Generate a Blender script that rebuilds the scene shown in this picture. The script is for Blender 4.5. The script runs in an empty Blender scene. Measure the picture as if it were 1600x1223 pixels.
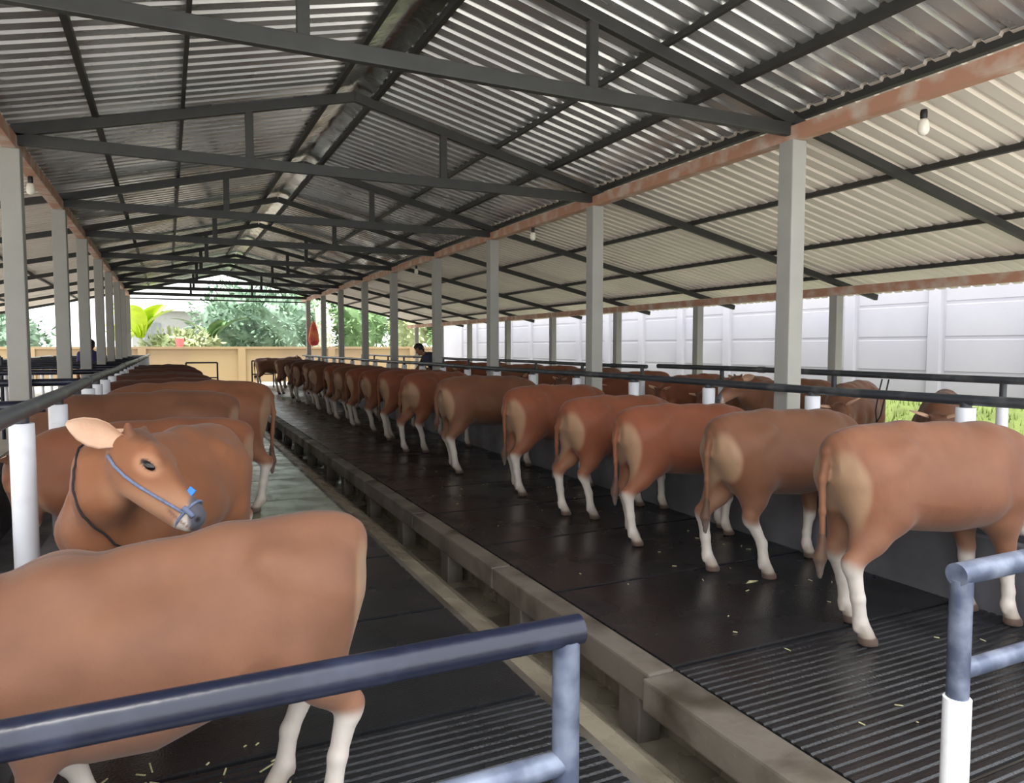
import bpy, bmesh, math, random
import numpy as np
from mathutils import Vector, Matrix

random.seed(7)
RNG = np.random.default_rng(7)
SC = bpy.context.scene
COL = SC.collection
PI = math.pi
ORD = ['nearest', 'second', 'third', 'fourth', 'fifth', 'sixth', 'seventh', 'eighth', 'ninth', 'tenth', 'eleventh', 'twelfth',
       'thirteenth', 'fourteenth', 'fifteenth', 'sixteenth', 'seventeenth', 'eighteenth', 'nineteenth', 'twentieth', 'twenty-first',
       'twenty-second', 'twenty-third', 'twenty-fourth', 'twenty-fifth', 'twenty-sixth', 'twenty-seventh', 'twenty-eighth',
       'twenty-ninth', 'thirtieth']


# ------------------------------------------------------------------ materials
def s2l(c):
    return tuple(((v / 255) / 12.92 if v / 255 <= 0.04045 else ((v / 255 + 0.055) / 1.055) ** 2.4) for v in c)


def mat(name, rgb, rough=0.6, metal=0.0, var=0.15, scale=6.0, bump=0.0, bscale=40.0, rvar=0.0, rscale=3.0, stretch=None, spec=0.5,
        rgb2=None, thr=0.5, soft=0.25):
    """base colour with noise variation, an optional second colour in patches, bump and roughness variation"""
    m = bpy.data.materials.new(name)
    m.use_nodes = True
    nt = m.node_tree
    N, Lk = nt.nodes, nt.links
    b = N['Principled BSDF']
    b.inputs['Roughness'].default_value = rough
    b.inputs['Metallic'].default_value = metal
    b.inputs['Specular IOR Level'].default_value = spec
    tc = N.new('ShaderNodeTexCoord')
    src = tc.outputs['Object']
    if stretch:
        mp = N.new('ShaderNodeMapping')
        mp.inputs['Scale'].default_value = stretch
        Lk.new(src, mp.inputs['Vector'])
        src = mp.outputs['Vector']
    nz = N.new('ShaderNodeTexNoise')
    nz.inputs['Scale'].default_value = scale
    nz.inputs['Detail'].default_value = 6
    Lk.new(src, nz.inputs['Vector'])
    c = s2l(rgb)
    rp = N.new('ShaderNodeValToRGB')
    e = rp.color_ramp.elements
    if rgb2 is None:
        e[0].position, e[1].position = 0.3, 0.7
        e[0].color = (*[v * (1 - var) for v in c], 1)
        e[1].color = (*[min(1, v * (1 + var)) for v in c], 1)
    else:
        c2 = s2l(rgb2)
        e[0].position, e[1].position = thr - soft, thr + soft
        e[0].color = (*c, 1)
        e[1].color = (*c2, 1)
    Lk.new(nz.outputs['Fac'], rp.inputs['Fac'])
    Lk.new(rp.outputs['Color'], b.inputs['Base Color'])
    if rvar:
        n2 = N.new('ShaderNodeTexNoise')
        n2.inputs['Scale'].default_value = rscale
        n2.inputs['Detail'].default_value = 4
        Lk.new(src, n2.inputs['Vector'])
        mr = N.new('ShaderNodeMapRange')
        mr.inputs['From Min'].default_value = 0.35
        mr.inputs['From Max'].default_value = 0.65
        mr.inputs['To Min'].default_value = max(0.03, rough - rvar)
        mr.inputs['To Max'].default_value = min(1, rough + rvar)
        Lk.new(n2.outputs['Fac'], mr.inputs['Value'])
        Lk.new(mr.outputs['Result'], b.inputs['Roughness'])
    if bump:
        n3 = N.new('ShaderNodeTexNoise')
        n3.inputs['Scale'].default_value = bscale
        n3.inputs['Detail'].default_value = 5
        Lk.new(src, n3.inputs['Vector'])
        bp = N.new('ShaderNodeBump')
        bp.inputs['Strength'].default_value = bump
        bp.inputs['Distance'].default_value = 0.01
        Lk.new(n3.outputs['Fac'], bp.inputs['Height'])
        Lk.new(bp.outputs['Normal'], b.inputs['Normal'])
    return m


M = {}
M['post'] = mat('painted_concrete', (160, 159, 153), 0.75, var=0.07, scale=3, bump=0.15, bscale=60)
M['beam'] = mat('rusty_primer_beam', (178, 132, 108), 0.6, var=0.2, scale=4, rgb2=(196, 178, 164), thr=0.56, soft=0.1)
M['steel'] = mat('dark_painted_steel', (50, 50, 48), 0.5, var=0.2, scale=5)
M['purlin'] = mat('dark_purlin_steel', (44, 43, 41), 0.55, var=0.2, scale=5)
M['sheet'] = mat('zinc_aluminium_sheet', (200, 201, 202), 0.27, metal=0.72, var=0.10, scale=1.0, rvar=0.05, rscale=1.0, stretch=(.5, 2.5, .5))
M['sheet_pale'] = mat('zinc_sheet_lit', (226, 218, 208), 0.5, metal=0.2, var=0.08, scale=1.0, rvar=0.05, rscale=1.0, stretch=(.5, 2.5, .5))  # lean-to copy of the zinc sheet, bounced daylight put into its paler colour
M['flash'] = mat('ridge_flashing', (205, 205, 203), 0.22, metal=1.0, var=0.1, scale=6, bump=0.6, bscale=9)
M['rubber'] = mat('wet_black_rubber', (35, 36, 39), 0.24, var=0.35, scale=2.5, rvar=0.2, rscale=1.6, bump=0.25, bscale=90, spec=0.55)
M['rubber_pale'] = mat('wet_pale_mat', (118, 126, 106), 0.24, rgb2=(150, 156, 132), thr=0.52, soft=0.12, scale=1.6, rvar=0.12, rscale=2.5, bump=0.2, bscale=60)  # paler grey-green colour for the far left mats
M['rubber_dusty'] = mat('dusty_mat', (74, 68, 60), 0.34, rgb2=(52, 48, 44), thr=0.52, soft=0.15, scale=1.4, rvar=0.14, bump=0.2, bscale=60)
M['concrete'] = mat('damp_concrete', (104, 98, 90), 0.55, rvar=0.25, rscale=2.0, scale=1.7, rgb2=(74, 67, 58), thr=0.52, soft=0.12, bump=0.3, bscale=30)
M['curb'] = mat('worn_curb_concrete', (116, 108, 98), 0.6, rvar=0.2, scale=2.2, rgb2=(70, 62, 52), thr=0.55, soft=0.1, bump=0.4, bscale=24)
M['gutter'] = mat('wet_gutter_concrete', (146, 138, 120), 0.3, rvar=0.2, rscale=3.0, scale=2.6, rgb2=(104, 96, 82), thr=0.55, soft=0.15, bump=0.2, bscale=20)
M['trough'] = mat('dark_trough_concrete', (112, 112, 117), 0.5, rvar=0.2, scale=2.2, rgb2=(80, 80, 84), thr=0.5, soft=0.2, bump=0.3, bscale=30)
M['yard'] = mat('pale_yard_concrete', (188, 184, 176), 0.8, var=0.1, scale=1.2, bump=0.2)
M['pipe'] = mat('blue_black_pipe', (22, 26, 44), 0.30, var=0.2, scale=7, rgb2=(40, 46, 66), thr=0.62, soft=0.1, bump=0.15, bscale=25)
M['pipe_grey'] = mat('weathered_pipe', (74, 82, 102), 0.36, metal=0.2, scale=9, rgb2=(118, 126, 144), thr=0.55, soft=0.12, bump=0.15, bscale=25)
M['rail'] = mat('dark_feed_rail', (50, 54, 60), 0.42, var=0.2, scale=4, rgb2=(92, 94, 94), thr=0.62, soft=0.1)
M['rail_grey'] = mat('weathered_grey_rail', (84, 88, 94), 0.45, var=0.2, scale=4, rgb2=(118, 118, 114), thr=0.6, soft=0.12)
M['pvc'] = mat('white_pvc_sleeve', (226, 228, 234), 0.42, var=0.04, scale=5, rgb2=(204, 204, 208), thr=0.66, soft=0.1)
M['wallout'] = mat('whitewashed_wall', (166, 165, 171), 0.9, scale=0.8, rgb2=(156, 155, 163), thr=0.55, soft=0.2, bump=0.1, bscale=20)
M['walltan'] = mat('tan_rendered_wall', (146, 126, 92), 0.9, scale=0.35, rgb2=(128, 108, 86), thr=0.55, soft=0.15, stretch=(1, 1, .25), bump=0.1)
M['grassbank'] = mat('grass_bank', (98, 112, 58), 0.95, var=0.3, scale=5, bump=0.6, bscale=30)
M['blade'] = mat('grass_blades', (104, 126, 48), 0.8, var=0.25, scale=3)
M['straw'] = mat('dry_straw', (188, 184, 140), 0.8, var=0.3, scale=30)
M['bulbglass'] = mat('bulb_glass', (232, 228, 214), 0.3, var=0.02)
M['socket'] = mat('black_socket', (24, 24, 24), 0.5)
M['rope_blue'] = mat('grey_blue_rope', (112, 122, 150), 0.8, var=0.2, scale=60)
M['rope_dark'] = mat('dark_rope', (44, 38, 40), 0.85, var=0.2, scale=60)
M['rope_navy'] = mat('navy_rope', (42, 58, 96), 0.85, var=0.2, scale=60)
M['tag'] = mat('blue_tag', (52, 132, 214), 0.45, var=0.03)
M['eye'] = mat('cow_eye', (18, 12, 14), 0.12, var=0.05)
M['earskin'] = mat('cow_ear', (196, 150, 122), 0.75, scale=8, rgb2=(214, 178, 152), thr=0.5, soft=0.25, bump=0.3, bscale=70)
M['skin'] = mat('person_skin', (150, 104, 78), 0.6, var=0.08)
M['hair'] = mat('black_hair', (26, 23, 23), 0.55, var=0.2, bump=0.5, bscale=80)
M['shirt'] = mat('navy_shirt', (46, 48, 66), 0.85, var=0.12, bump=0.2)
M['trouser'] = mat('dark_trousers', (52, 50, 52), 0.85, var=0.12)
M['shirt2'] = mat('indigo_shirt', (60, 54, 100), 0.85, var=0.12, bump=0.2)
M['bark'] = mat('pale_bark', (134, 116, 94), 0.9, var=0.3, scale=4, stretch=(3, 3, .6), bump=0.6)
M['leaf_blue'] = mat('blue_green_leaves', (112, 138, 114), 0.6, var=0.35, scale=2)
M['leaf_mid'] = mat('mid_green_leaves', (98, 128, 80), 0.6, var=0.35, scale=2)
M['leaf_lime'] = mat('lime_leaves', (176, 204, 40), 0.5, var=0.2, scale=2)
M['leaf_pale'] = mat('pale_silver_leaves', (206, 208, 190), 0.7, var=0.15, scale=2)
M['leaf_olive'] = mat('olive_leaves', (150, 160, 116), 0.6, var=0.25, scale=2)
M['house'] = mat('pale_house_wall', (150, 150, 146), 0.9, var=0.06)
M['roof'] = mat('grey_house_roof', (176, 176, 174), 0.8, var=0.1)
M['window'] = mat('dark_window', (120, 124, 124), 0.3)
M['sack'] = mat('orange_sack', (236, 150, 96), 0.8, scale=2, rgb2=(206, 62, 62), thr=0.5, soft=0.1, bump=0.3)
M['pink'] = mat('faded_red_bucket', (226, 112, 110), 0.6, var=0.08)
M['fascia'] = mat('white_fascia', (232, 232, 228), 0.7, var=0.04)


def coat_material():
    m = bpy.data.materials.new('cow_coat')
    m.use_nodes = True
    nt = m.node_tree
    N, Lk = nt.nodes, nt.links
    b = N['Principled BSDF']
    b.inputs['Roughness'].default_value = 0.62
    b.inputs['Specular IOR Level'].default_value = 0.35
    b.inputs['Sheen Weight'].default_value = 0.12
    b.inputs['Sheen Roughness'].default_value = 0.5
    at = N.new('ShaderNodeAttribute')
    at.attribute_name = 'coat'
    mk = N.new('ShaderNodeAttribute')
    mk.attribute_name = 'red'
    oi = N.new('ShaderNodeObjectInfo')
    mx = N.new('ShaderNodeMix')
    mx.data_type = 'RGBA'
    mx.blend_type = 'MULTIPLY'
    Lk.new(mk.outputs['Fac'], mx.inputs['Factor'])
    Lk.new(at.outputs['Color'], mx.inputs['A'])
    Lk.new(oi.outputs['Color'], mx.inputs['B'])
    tc = N.new('ShaderNodeTexCoord')
    nz = N.new('ShaderNodeTexNoise')
    nz.inputs['Scale'].default_value = 3.2
    nz.inputs['Detail'].default_value = 5
    Lk.new(tc.outputs['Object'], nz.inputs['Vector'])
    mr = N.new('ShaderNodeMapRange')
    mr.inputs['To Min'].default_value = 0.55
    mr.inputs['To Max'].default_value = 1.38
    Lk.new(nz.outputs['Fac'], mr.inputs['Value'])
    m2 = N.new('ShaderNodeMix')
    m2.data_type = 'RGBA'
    m2.blend_type = 'MULTIPLY'
    m2.inputs['Factor'].default_value = 1
    Lk.new(mx.outputs['Result'], m2.inputs['A'])
    Lk.new(mr.outputs['Result'], m2.inputs['B'])
    Lk.new(m2.outputs['Result'], b.inputs['Base Color'])
    n2 = N.new('ShaderNodeTexNoise')
    n2.inputs['Scale'].default_value = 9
    n2.inputs['Detail'].default_value = 8
    Lk.new(tc.outputs['Object'], n2.inputs['Vector'])
    bp = N.new('ShaderNodeBump')
    bp.inputs['Strength'].default_value = 0.3
    bp.inputs['Distance'].default_value = 0.02
    Lk.new(n2.outputs['Fac'], bp.inputs['Height'])
    Lk.new(bp.outputs['Normal'], b.inputs['Normal'])
    return m


M['coat'] = coat_material()


# ------------------------------------------------------------------ mesh helpers
class MB:
    def __init__(self):
        self.v, self.f = [], []

    def add(self, vs, fs):
        o = len(self.v)
        self.v += [tuple(p) for p in vs]
        self.f += [tuple(i + o for i in f) for f in fs]
        return self

    def box(self, lo, hi):
        x0, y0, z0 = lo
        x1, y1, z1 = hi
        vs = [(x0, y0, z0), (x1, y0, z0), (x1, y1, z0), (x0, y1, z0), (x0, y0, z1), (x1, y0, z1), (x1, y1, z1), (x0, y1, z1)]
        return self.add(vs, [(0, 3, 2, 1), (4, 5, 6, 7), (0, 1, 5, 4), (1, 2, 6, 5), (2, 3, 7, 6), (3, 0, 4, 7)])

    def bar(self, a, b, w, h, up=(0, 0, 1)):
        a, b = Vector(a), Vector(b)
        d = (b - a).normalized()
        s = d.cross(Vector(up))
        if s.length < 1e-4:
            s = d.cross(Vector((0, 1, 0)))
        s.normalize()
        u = s.cross(d).normalized()
        vs = []
        for p in (a, b):
            for i, j in ((-1, -1), (1, -1), (1, 1), (-1, 1)):
                vs.append(p + s * (i * w / 2) + u * (j * h / 2))
        return self.add(vs, [(0, 1, 2, 3), (7, 6, 5, 4), (0, 4, 5, 1), (1, 5, 6, 2), (2, 6, 7, 3), (3, 7, 4, 0)])

    def tube(self, pts, r, seg=12, cap=True, closed=False):
        pts = [Vector(p) for p in pts]
        n = len(pts)
        rs = r if isinstance(r, (list, tuple)) else [r] * n
        d0 = (pts[1] - pts[0]).normalized()
        ref = Vector((0, 0, 1)) if abs(d0.z) < 0.9 else Vector((1, 0, 0))
        s = d0.cross(ref).normalized()
        vs, fs = [], []
        for i, p in enumerate(pts):
            if closed:
                d = (pts[(i + 1) % n] - pts[i - 1]).normalized()
            else:
                d = (pts[min(i + 1, n - 1)] - pts[max(i - 1, 0)]).normalized()
            s = (s - d * s.dot(d)).normalized()
            u = d.cross(s)
            for k in range(seg):
                a = 2 * PI * k / seg
                vs.append(p + (s * math.cos(a) + u * math.sin(a)) * rs[i])
        m = n if closed else n - 1
        for i in range(m):
            for k in range(seg):
                a, b = i * seg + k, i * seg + (k + 1) % seg
                c, e = ((i + 1) % n) * seg + (k + 1) % seg, ((i + 1) % n) * seg + k
                fs.append((a, b, c, e))
        if cap and not closed:
            fs.append(tuple(range(seg - 1, -1, -1)))
            fs.append(tuple((n - 1) * seg + k for k in range(seg)))
        return self.add(vs, fs)

    def ball(self, c, r, seg=12, rings=8, sc=(1, 1, 1)):
        vs, fs = [], []
        for i in range(rings + 1):
            t = PI * i / rings
            for k in range(seg):
                a = 2 * PI * k / seg
                vs.append((c[0] + r * sc[0] * math.sin(t) * math.cos(a), c[1] + r * sc[1] * math.sin(t) * math.sin(a), c[2] + r * sc[2] * math.cos(t)))
        for i in range(rings):
            for k in range(seg):
                fs.append((i * seg + k, (i + 1) * seg + k, (i + 1) * seg + (k + 1) % seg, i * seg + (k + 1) % seg))
        return self.add(vs, fs)

    def lathe(self, prof, c=(0, 0, 0), seg=16):
        vs, fs = [], []
        for r, z in prof:
            for k in range(seg):
                a = 2 * PI * k / seg
                vs.append((c[0] + r * math.cos(a), c[1] + r * math.sin(a), c[2] + z))
        for i in range(len(prof) - 1):
            for k in range(seg):
                fs.append((i * seg + k, i * seg + (k + 1) % seg, (i + 1) * seg + (k + 1) % seg, (i + 1) * seg + k))
        fs.append(tuple(range(seg - 1, -1, -1)))
        fs.append(tuple((len(prof) - 1) * seg + k for k in range(seg)))
        return self.add(vs, fs)

    def mesh(self, name, m, smooth=False, bevel=0.0):
        me = bpy.data.meshes.new(name)
        me.from_pydata(self.v, [], self.f)
        bm = bmesh.new()
        bm.from_mesh(me)
        bmesh.ops.remove_doubles(bm, verts=bm.verts, dist=1e-5)
        bmesh.ops.recalc_face_normals(bm, faces=bm.faces)
        if bevel:
            ed = [e for e in bm.edges if len(e.link_faces) == 2 and e.calc_face_angle(0) > 0.6]
            bmesh.ops.bevel(bm, geom=ed, offset=bevel, segments=2, affect='EDGES', profile=0.6)
        bm.to_mesh(me)
        bm.free()
        me.materials.append(m)
        if smooth:
            for p in me.polygons:
                p.use_smooth = True
            if smooth == 'auto':
                me.set_sharp_from_angle(angle=math.radians(40))
        return me


def obj(name, me, parent=None, loc=(0, 0, 0), rotz=0.0):
    o = bpy.data.objects.new(name, me)
    COL.objects.link(o)
    o.location = loc
    o.rotation_euler = (0, 0, rotz)
    if parent:
        o.parent = parent
    return o


def tag(o, label=None, cat=None, group=None, kind=None):
    if label:
        o['label'] = label
    if cat:
        o['category'] = cat
    if group:
        o['group'] = group
    if kind:
        o['kind'] = kind
    return o


def empty(name, loc=(0, 0, 0), rotz=0.0):
    o = bpy.data.objects.new(name, None)
    o.empty_display_size = 0.1
    COL.objects.link(o)
    o.location = loc
    o.rotation_euler = (0, 0, rotz)
    return o


# ------------------------------------------------------------------ measured layout (metres, camera above the origin)
CAM_H = 1.6
YT = [4.827, 8.125, 11.413, 14.274, 17.429, 20.33, 23.469, 26.36, 29.45]     # truss lines
XL, XR, XM = -1.265, 5.074, 1.94                                             # post rows, ridge
Y0, Y1 = 0.8, 30.6                                                          # roof from / to
ZR, SM, SL = 4.36, 0.243, 0.222                                              # rafter centre at ridge, slopes
ZE = ZR - SM * (XR - XM)                                                     # rafter centre over the post row
EAVE = 10.35
LEFT_EAVE = XL - (EAVE - XR)


def rafter_z(x):
    if XL <= x <= XR:
        return ZR - SM * abs(x - XM)
    if x > XR:
        return ZE - SL * (x - XR)
    return (ZR - SM * abs(XL - XM)) - SL * (XL - x)


# ------------------------------------------------------------------ floor, walls, roof (the setting)
mb = MB()
prof = [(-16, -.02), (1.56, -.02), (1.70, -.06), (1.90, -.22), (2.04, -.40), (2.30, -.42), (2.30, -.14)]  # last upright face is added behind the stubs to catch light
ys = [-3.0, 31.5]
for i in range(len(prof) - 1):
    (xa, za), (xb, zb) = prof[i], prof[i + 1]
    mb.add([(xa, ys[0], za), (xb, ys[0], zb), (xb, ys[1], zb), (xa, ys[1], za)], [(0, 1, 2, 3)])
fl = obj('floor', mb.mesh('floor', M['concrete']))
tag(fl, kind='structure')
fl.data.materials.append(M['gutter'])
for p in fl.data.polygons:
    if p.center.x > 1.6 and p.center.z < -.03:
        p.material_index = 1
mb = MB().box((2.236, -3, -.16), (11.4, 31.5, -.022))
tag(obj('floor_platform', mb.mesh('floor_platform', M['concrete'])), kind='structure')
tag(obj('floor_alley', MB().box((5.0, -3, -.03), (11.4, 31.4, -.012)).mesh('floor_alley', M['yard'])), kind='structure')  # pale slab added over the platform to bounce light onto the lean-to roof
tag(obj('floor_alley_left', MB().box((-15.9, -3, -.03), (-1.15, 31.4, -.012)).mesh('floor_alley_left', M['yard'])), kind='structure')
mb = MB().box((-30, 31.5, -.2), (34, 60, -.01))
tag(obj('ground_yard', mb.mesh('ground_yard', M['yard'])), kind='structure')
mb = MB().box((-30, -14, -.5), (34, -3, -.03))  # unseen ground behind the camera, pale to bounce light onto the roof underside
tag(obj('ground_front', mb.mesh('ground_front', M['yard'])), kind='structure')
mb = MB().box((-30, -3, -.3), (-16, 31.5, -.02))
tag(obj('ground_left', mb.mesh('ground_left', M['yard'])), kind='structure')
# grass bank rising to the outer wall
mb = MB()
bx = [11.2, 11.35, 11.6, 11.85, 12.05, 12.1]
bz = [-.03, .12, .42, .62, .70, -.2]
ny = 60
vs, fs = [], []
for j in range(ny + 1):
    for i in range(len(bx)):
        vs.append((bx[i], -14 + 46 * j / ny, bz[i] + (0.05 * math.sin(j * 1.7 + i * 2.1) if 0 < i < 4 else 0)))
for j in range(ny):
    for i in range(len(bx) - 1):
        a = j * len(bx) + i
        fs.append((a, a + 1, a + 1 + len(bx), a + len(bx)))
mb.add(vs, fs)
tag(obj('ground_bank', mb.mesh('ground_bank', M['grassbank'], smooth=True)), kind='structure')
mb = MB()
for k in range(3600):
    x = random.uniform(11.3, 11.85)
    y = random.uniform(1, 24)
    z = float(np.interp(x, bx[:5], bz[:5])) - .06
    a = random.uniform(0, PI)
    h, w = random.uniform(.10, .22), random.uniform(.008, .016)
    dx, dy = math.cos(a) * w, math.sin(a) * w
    lx, ly = random.uniform(-.06, .06), random.uniform(-.06, .06)
    mb.add([(x - dx, y - dy, z), (x + dx, y + dy, z), (x + lx + dx * .2, y + ly, z + h)], [(0, 1, 2)])
o = obj('grass', mb.mesh('grass', M['blade']))
tag(o, 'bright green grass on the bank below the white outer wall', 'grass', kind='stuff')

# right outer wall: panels between pilasters
mb = MB().box((12.06, -6, -.2), (12.2, 34, 3.6))
for j in range(22):
    y = -5.6 + j * 1.72
    mb.box((11.98, y - .11, .45), (12.1, y + .11, 3.64))
for z in (1.15, 1.75, 2.35, 2.95):
    for j in range(21):
        y = -5.6 + j * 1.72
        mb.box((12.054, y + .16, z - .57), (12.07, y + 1.56, z - .03))
tag(obj('wall_right', mb.mesh('wall_right', M['wallout'], bevel=0.006)), kind='structure')
# end wall with pilasters and coping
mb = MB().box((-26, 34.6, -.2), (30, 34.85, 1.52))
for j in range(15):
    x = -25 + j * 4.0
    mb.box((x - .16, 34.5, -.2), (x + .16, 34.7, 1.54))
mb.box((-26, 34.54, 1.5), (30, 34.91, 1.6))
tag(obj('wall_back', mb.mesh('wall_back', M['walltan'], bevel=0.01)), kind='structure')
mb = MB().box((-16.2, -3, -.2), (-16, 34.5, 1.25))
tag(obj('wall_left', mb.mesh('wall_left', M['walltan'])), kind='structure')


def sheet(name, xa, xb, m, lift=0.13, y0=Y0, y1=Y1, wave=0.18, amp=0.026, nx=8):
    """trapezoidal ribbed roofing sheet; ribs run down the slope"""
    ph = [0.0, .30, .37, .63, .70, 1.0]
    hz = [0, 0, 1, 1, 0, 0]
    cols = []
    n = int((y1 - y0) / wave)
    for i in range(n):
        for p, h in zip(ph[:-1], hz[:-1]):
            cols.append((y0 + (i + p) * wave, h * amp))
    cols.append((y1, 0))
    xs = [xa + (xb - xa) * i / nx for i in range(nx + 1)]
    vs, fs = [], []
    for y, h in cols:
        for x in xs:
            vs.append((x, y, rafter_z(x) + lift - amp + h))
    k = len(xs)
    for j in range(len(cols) - 1):
        for i in range(nx):
            fs.append((j * k + i, j * k + i + 1, (j + 1) * k + i + 1, (j + 1) * k + i))
    me = bpy.data.meshes.new(name)
    me.from_pydata(vs, [], fs)
    me.materials.append(m)
    o = obj(name, me)
    sol = o.modifiers.new('thickness', 'SOLIDIFY')
    sol.thickness = 0.002
    sol.offset = 1
    return tag(o, kind='structure')


sheet('ceiling_main_right', XM + .03, XR + .1, M['sheet'])
sheet('ceiling_main_left', XM - .03, XL - .1, M['sheet'])
sheet('ceiling_lean_to_right', XR + .02, EAVE + .25, M['sheet_pale'], lift=.12)
sheet('ceiling_lean_to_left', XL - .02, LEFT_EAVE - .25, M['sheet_pale'], lift=.12)

# ridge flashing: a folded metal strip under the ridge, slightly crumpled
mb = MB()
vs, fs = [], []
ny = 220
offs = [-.19, -.12, -.05, 0, .05, .12, .19]
for j in range(ny + 1):
    y = Y0 + (Y1 - Y0) * j / ny
    for i, dx in enumerate(offs):
        z = ZR + .125 - SM * abs(dx) - .03 - (.012 if abs(dx) > .15 else 0)
        vs.append((XM + dx + random.uniform(-.006, .006), y, z + random.uniform(-.007, .007)))
k = len(offs)
for j in range(ny):
    for i in range(k - 1):
        fs.append((j * k + i, j * k + i + 1, (j + 1) * k + i + 1, (j + 1) * k + i))
mb.add(vs, fs)
o = obj('ridge_flashing', mb.mesh('ridge_flashing', M['flash'], smooth=True))
tag(o, 'shiny crumpled metal flashing strip running along the roof ridge', 'flashing')

# ------------------------------------------------------------------ posts, beams, trusses, purlins
PW = .165
post_me = MB().box((-PW / 2, -PW / 2, 0), (PW / 2, PW / 2, 1)).mesh('concrete_post', M['post'], bevel=0.0)


def post(x, y, z0, z1, w, label, group):
    me = MB().box((-w / 2, -w / 2, 0), (w / 2, w / 2, z1 - z0)).mesh('concrete_post', M['post'], bevel=0.012)
    o = obj('concrete_post', me, loc=(x, y, z0))
    return tag(o, label, 'post', group)


ZB0, ZB1 = 3.42, 3.545
for i, y in enumerate(YT):
    post(XR, y, -.02, ZB0, PW, f'{ORD[i]} square grey post in the right row carrying the rusty beam', 'right-hand roof posts')
    post(XL, y, -.02, ZB0, PW, f'{ORD[i]} square grey post in the left row beside the feed trough', 'left-hand roof posts')
for x, side in ((XR, 'right'), (XL, 'left')):
    b = MB().box((x - .06, Y0, ZB0), (x + .06, Y1, ZB1))
    o = obj('roof_beam', b.mesh('roof_beam', M['beam'], bevel=.006))
    tag(o, f'long rusty brown beam lying on the {side} row of grey posts', 'beam', 'long beams on the posts')
XO = 9.55
ZO = rafter_z(XO) - .05
for i, y in enumerate([1.6] + YT):
    o = post(XO, y, -.02, ZO - .15, .15, f'{ORD[i]} slim outer post under the eave beam near the white wall', 'outer posts by the white wall')
b = MB().box((XO - .05, Y0, ZO - .15), (XO + .05, Y1, ZO - .02))
tag(obj('eave_beam', b.mesh('eave_beam', M['beam'], bevel=.006)), 'long weathered eave beam on the outer posts facing the white wall', 'beam', 'long beams on the posts')
XOL = XL - (XO - XR)
for i, y in enumerate(YT):
    o = post(XOL, y, -.02, rafter_z(XOL) - .20, .15, f'{ORD[i]} outer post at the eave of the left lean-to', 'outer posts of the left lean-to')
b = MB().box((XOL - .05, Y0, rafter_z(XOL) - .20), (XOL + .05, Y1, rafter_z(XOL) - .07))
tag(obj('eave_beam', b.mesh('eave_beam', M['beam'], bevel=.006)), 'long eave beam at the outer edge of the left lean-to', 'beam', 'long beams on the posts')

XS = [.83, 2.98]
ZC0, ZC1 = 3.465, 3.575
for i, y in enumerate(YT):
    t = tag(empty('roof_truss', (0, y, 0)), f'{ORD[i]} dark steel roof truss spanning between the two rows of grey posts', 'truss', 'dark steel trusses')
    obj('bottom_chord', MB().box((XL - .03, -.03, ZC0), (XR + .03, .03, ZC1)).mesh('bottom_chord', M['steel'], bevel=.005), t)
    for xa in (XL, XR):
        zs = rafter_z(xa)
        obj('rafter', MB().bar((xa, 0, zs + .0), (XM, 0, ZR), .06, .10).mesh('rafter', M['steel'], bevel=.005), t)
    for xs in XS:
        obj('strut', MB().box((xs - .04, -.028, ZC1 - .01), (xs + .04, .028, rafter_z(xs) - .045)).mesh('strut', M['steel'], bevel=.004), t)
    for s, xe, nm in ((1, EAVE + .12, 'right'), (-1, LEFT_EAVE - .12, 'left')):
        xa = XR if s > 0 else XL
        r = MB().bar((xa, 0, rafter_z(xa)), (xe, 0, rafter_z(xe)), .06, .09)
        o = obj('lean_to_rafter', r.mesh('lean_to_rafter', M['purlin'], bevel=.005), loc=(0, y, 0))
        tag(o, f'{ORD[i]} dark rafter sloping down under the {nm} lean-to roof', 'rafter', f'{nm} lean-to rafters')

for xs, w, h, lab in ((3.66, .035, .05, 'thin dark purlin under the right main roof, nearer the ridge'),
                      (4.40, .06, .09, 'deep dark purlin under the right main roof, between the thin purlin and the beam'),
                      (5.16, .06, .08, 'dark purlin lying just above the rusty right beam'),
                      (6.66, .05, .06, 'upper dark purlin under the pale right lean-to roof'),
                      (8.16, .05, .06, 'lower dark purlin under the pale right lean-to roof'),
                      (9.45, .05, .06, 'dark purlin above the right eave beam'),
                      (XM + .24, .05, .06, 'dark purlin along the right edge of the ridge flashing'),
                      (XM - .24, .05, .06, 'dark purlin along the left edge of the ridge flashing'),
                      (.20, .035, .05, 'thin dark purlin under the left main roof, nearer the ridge'),
                      (-.57, .05, .06, 'dark purlin under the left main roof, nearer the posts'),
                      (-1.36, .06, .08, 'dark purlin lying just above the rusty left beam'),
                      (-2.85, .05, .06, 'upper dark purlin under the left lean-to roof'),
                      (-4.35, .05, .06, 'lower dark purlin under the left lean-to roof')):
    z = rafter_z(xs) + .045 + h / 2
    b = MB().box((xs - w / 2, Y0, z - h / 2), (xs + w / 2, Y1, z + h / 2))
    o = obj('roof_purlin', b.mesh('roof_purlin', M['purlin']))
    tag(o, lab, 'purlin', 'roof purlins')

# white fascia and tie at the far gable
b = MB().box((XL - .2, 30.52, 3.385), (XR + .2, 30.58, 3.435))
tag(obj('tie_bar', b.mesh('tie_bar', M['purlin'])), 'thin dark bar across the open far gable end', 'bar')


def bulb(x, y, z, label):
    t = tag(empty('light_bulb', (x, y, z)), label, 'light', 'bulbs under the beams')
    obj('socket', MB().lathe([(.022, 0), (.026, -.02), (.026, -.06), (.02, -.07)], seg=12).mesh('socket', M['socket'], smooth='auto'), t)
    obj('bulb', MB().lathe([(.02, -.07), (.035, -.085), (.042, -.12), (.042, -.16), (.03, -.185), (.01, -.195)], seg=14).mesh('bulb', M['bulbglass'], smooth=True), t)


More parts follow.
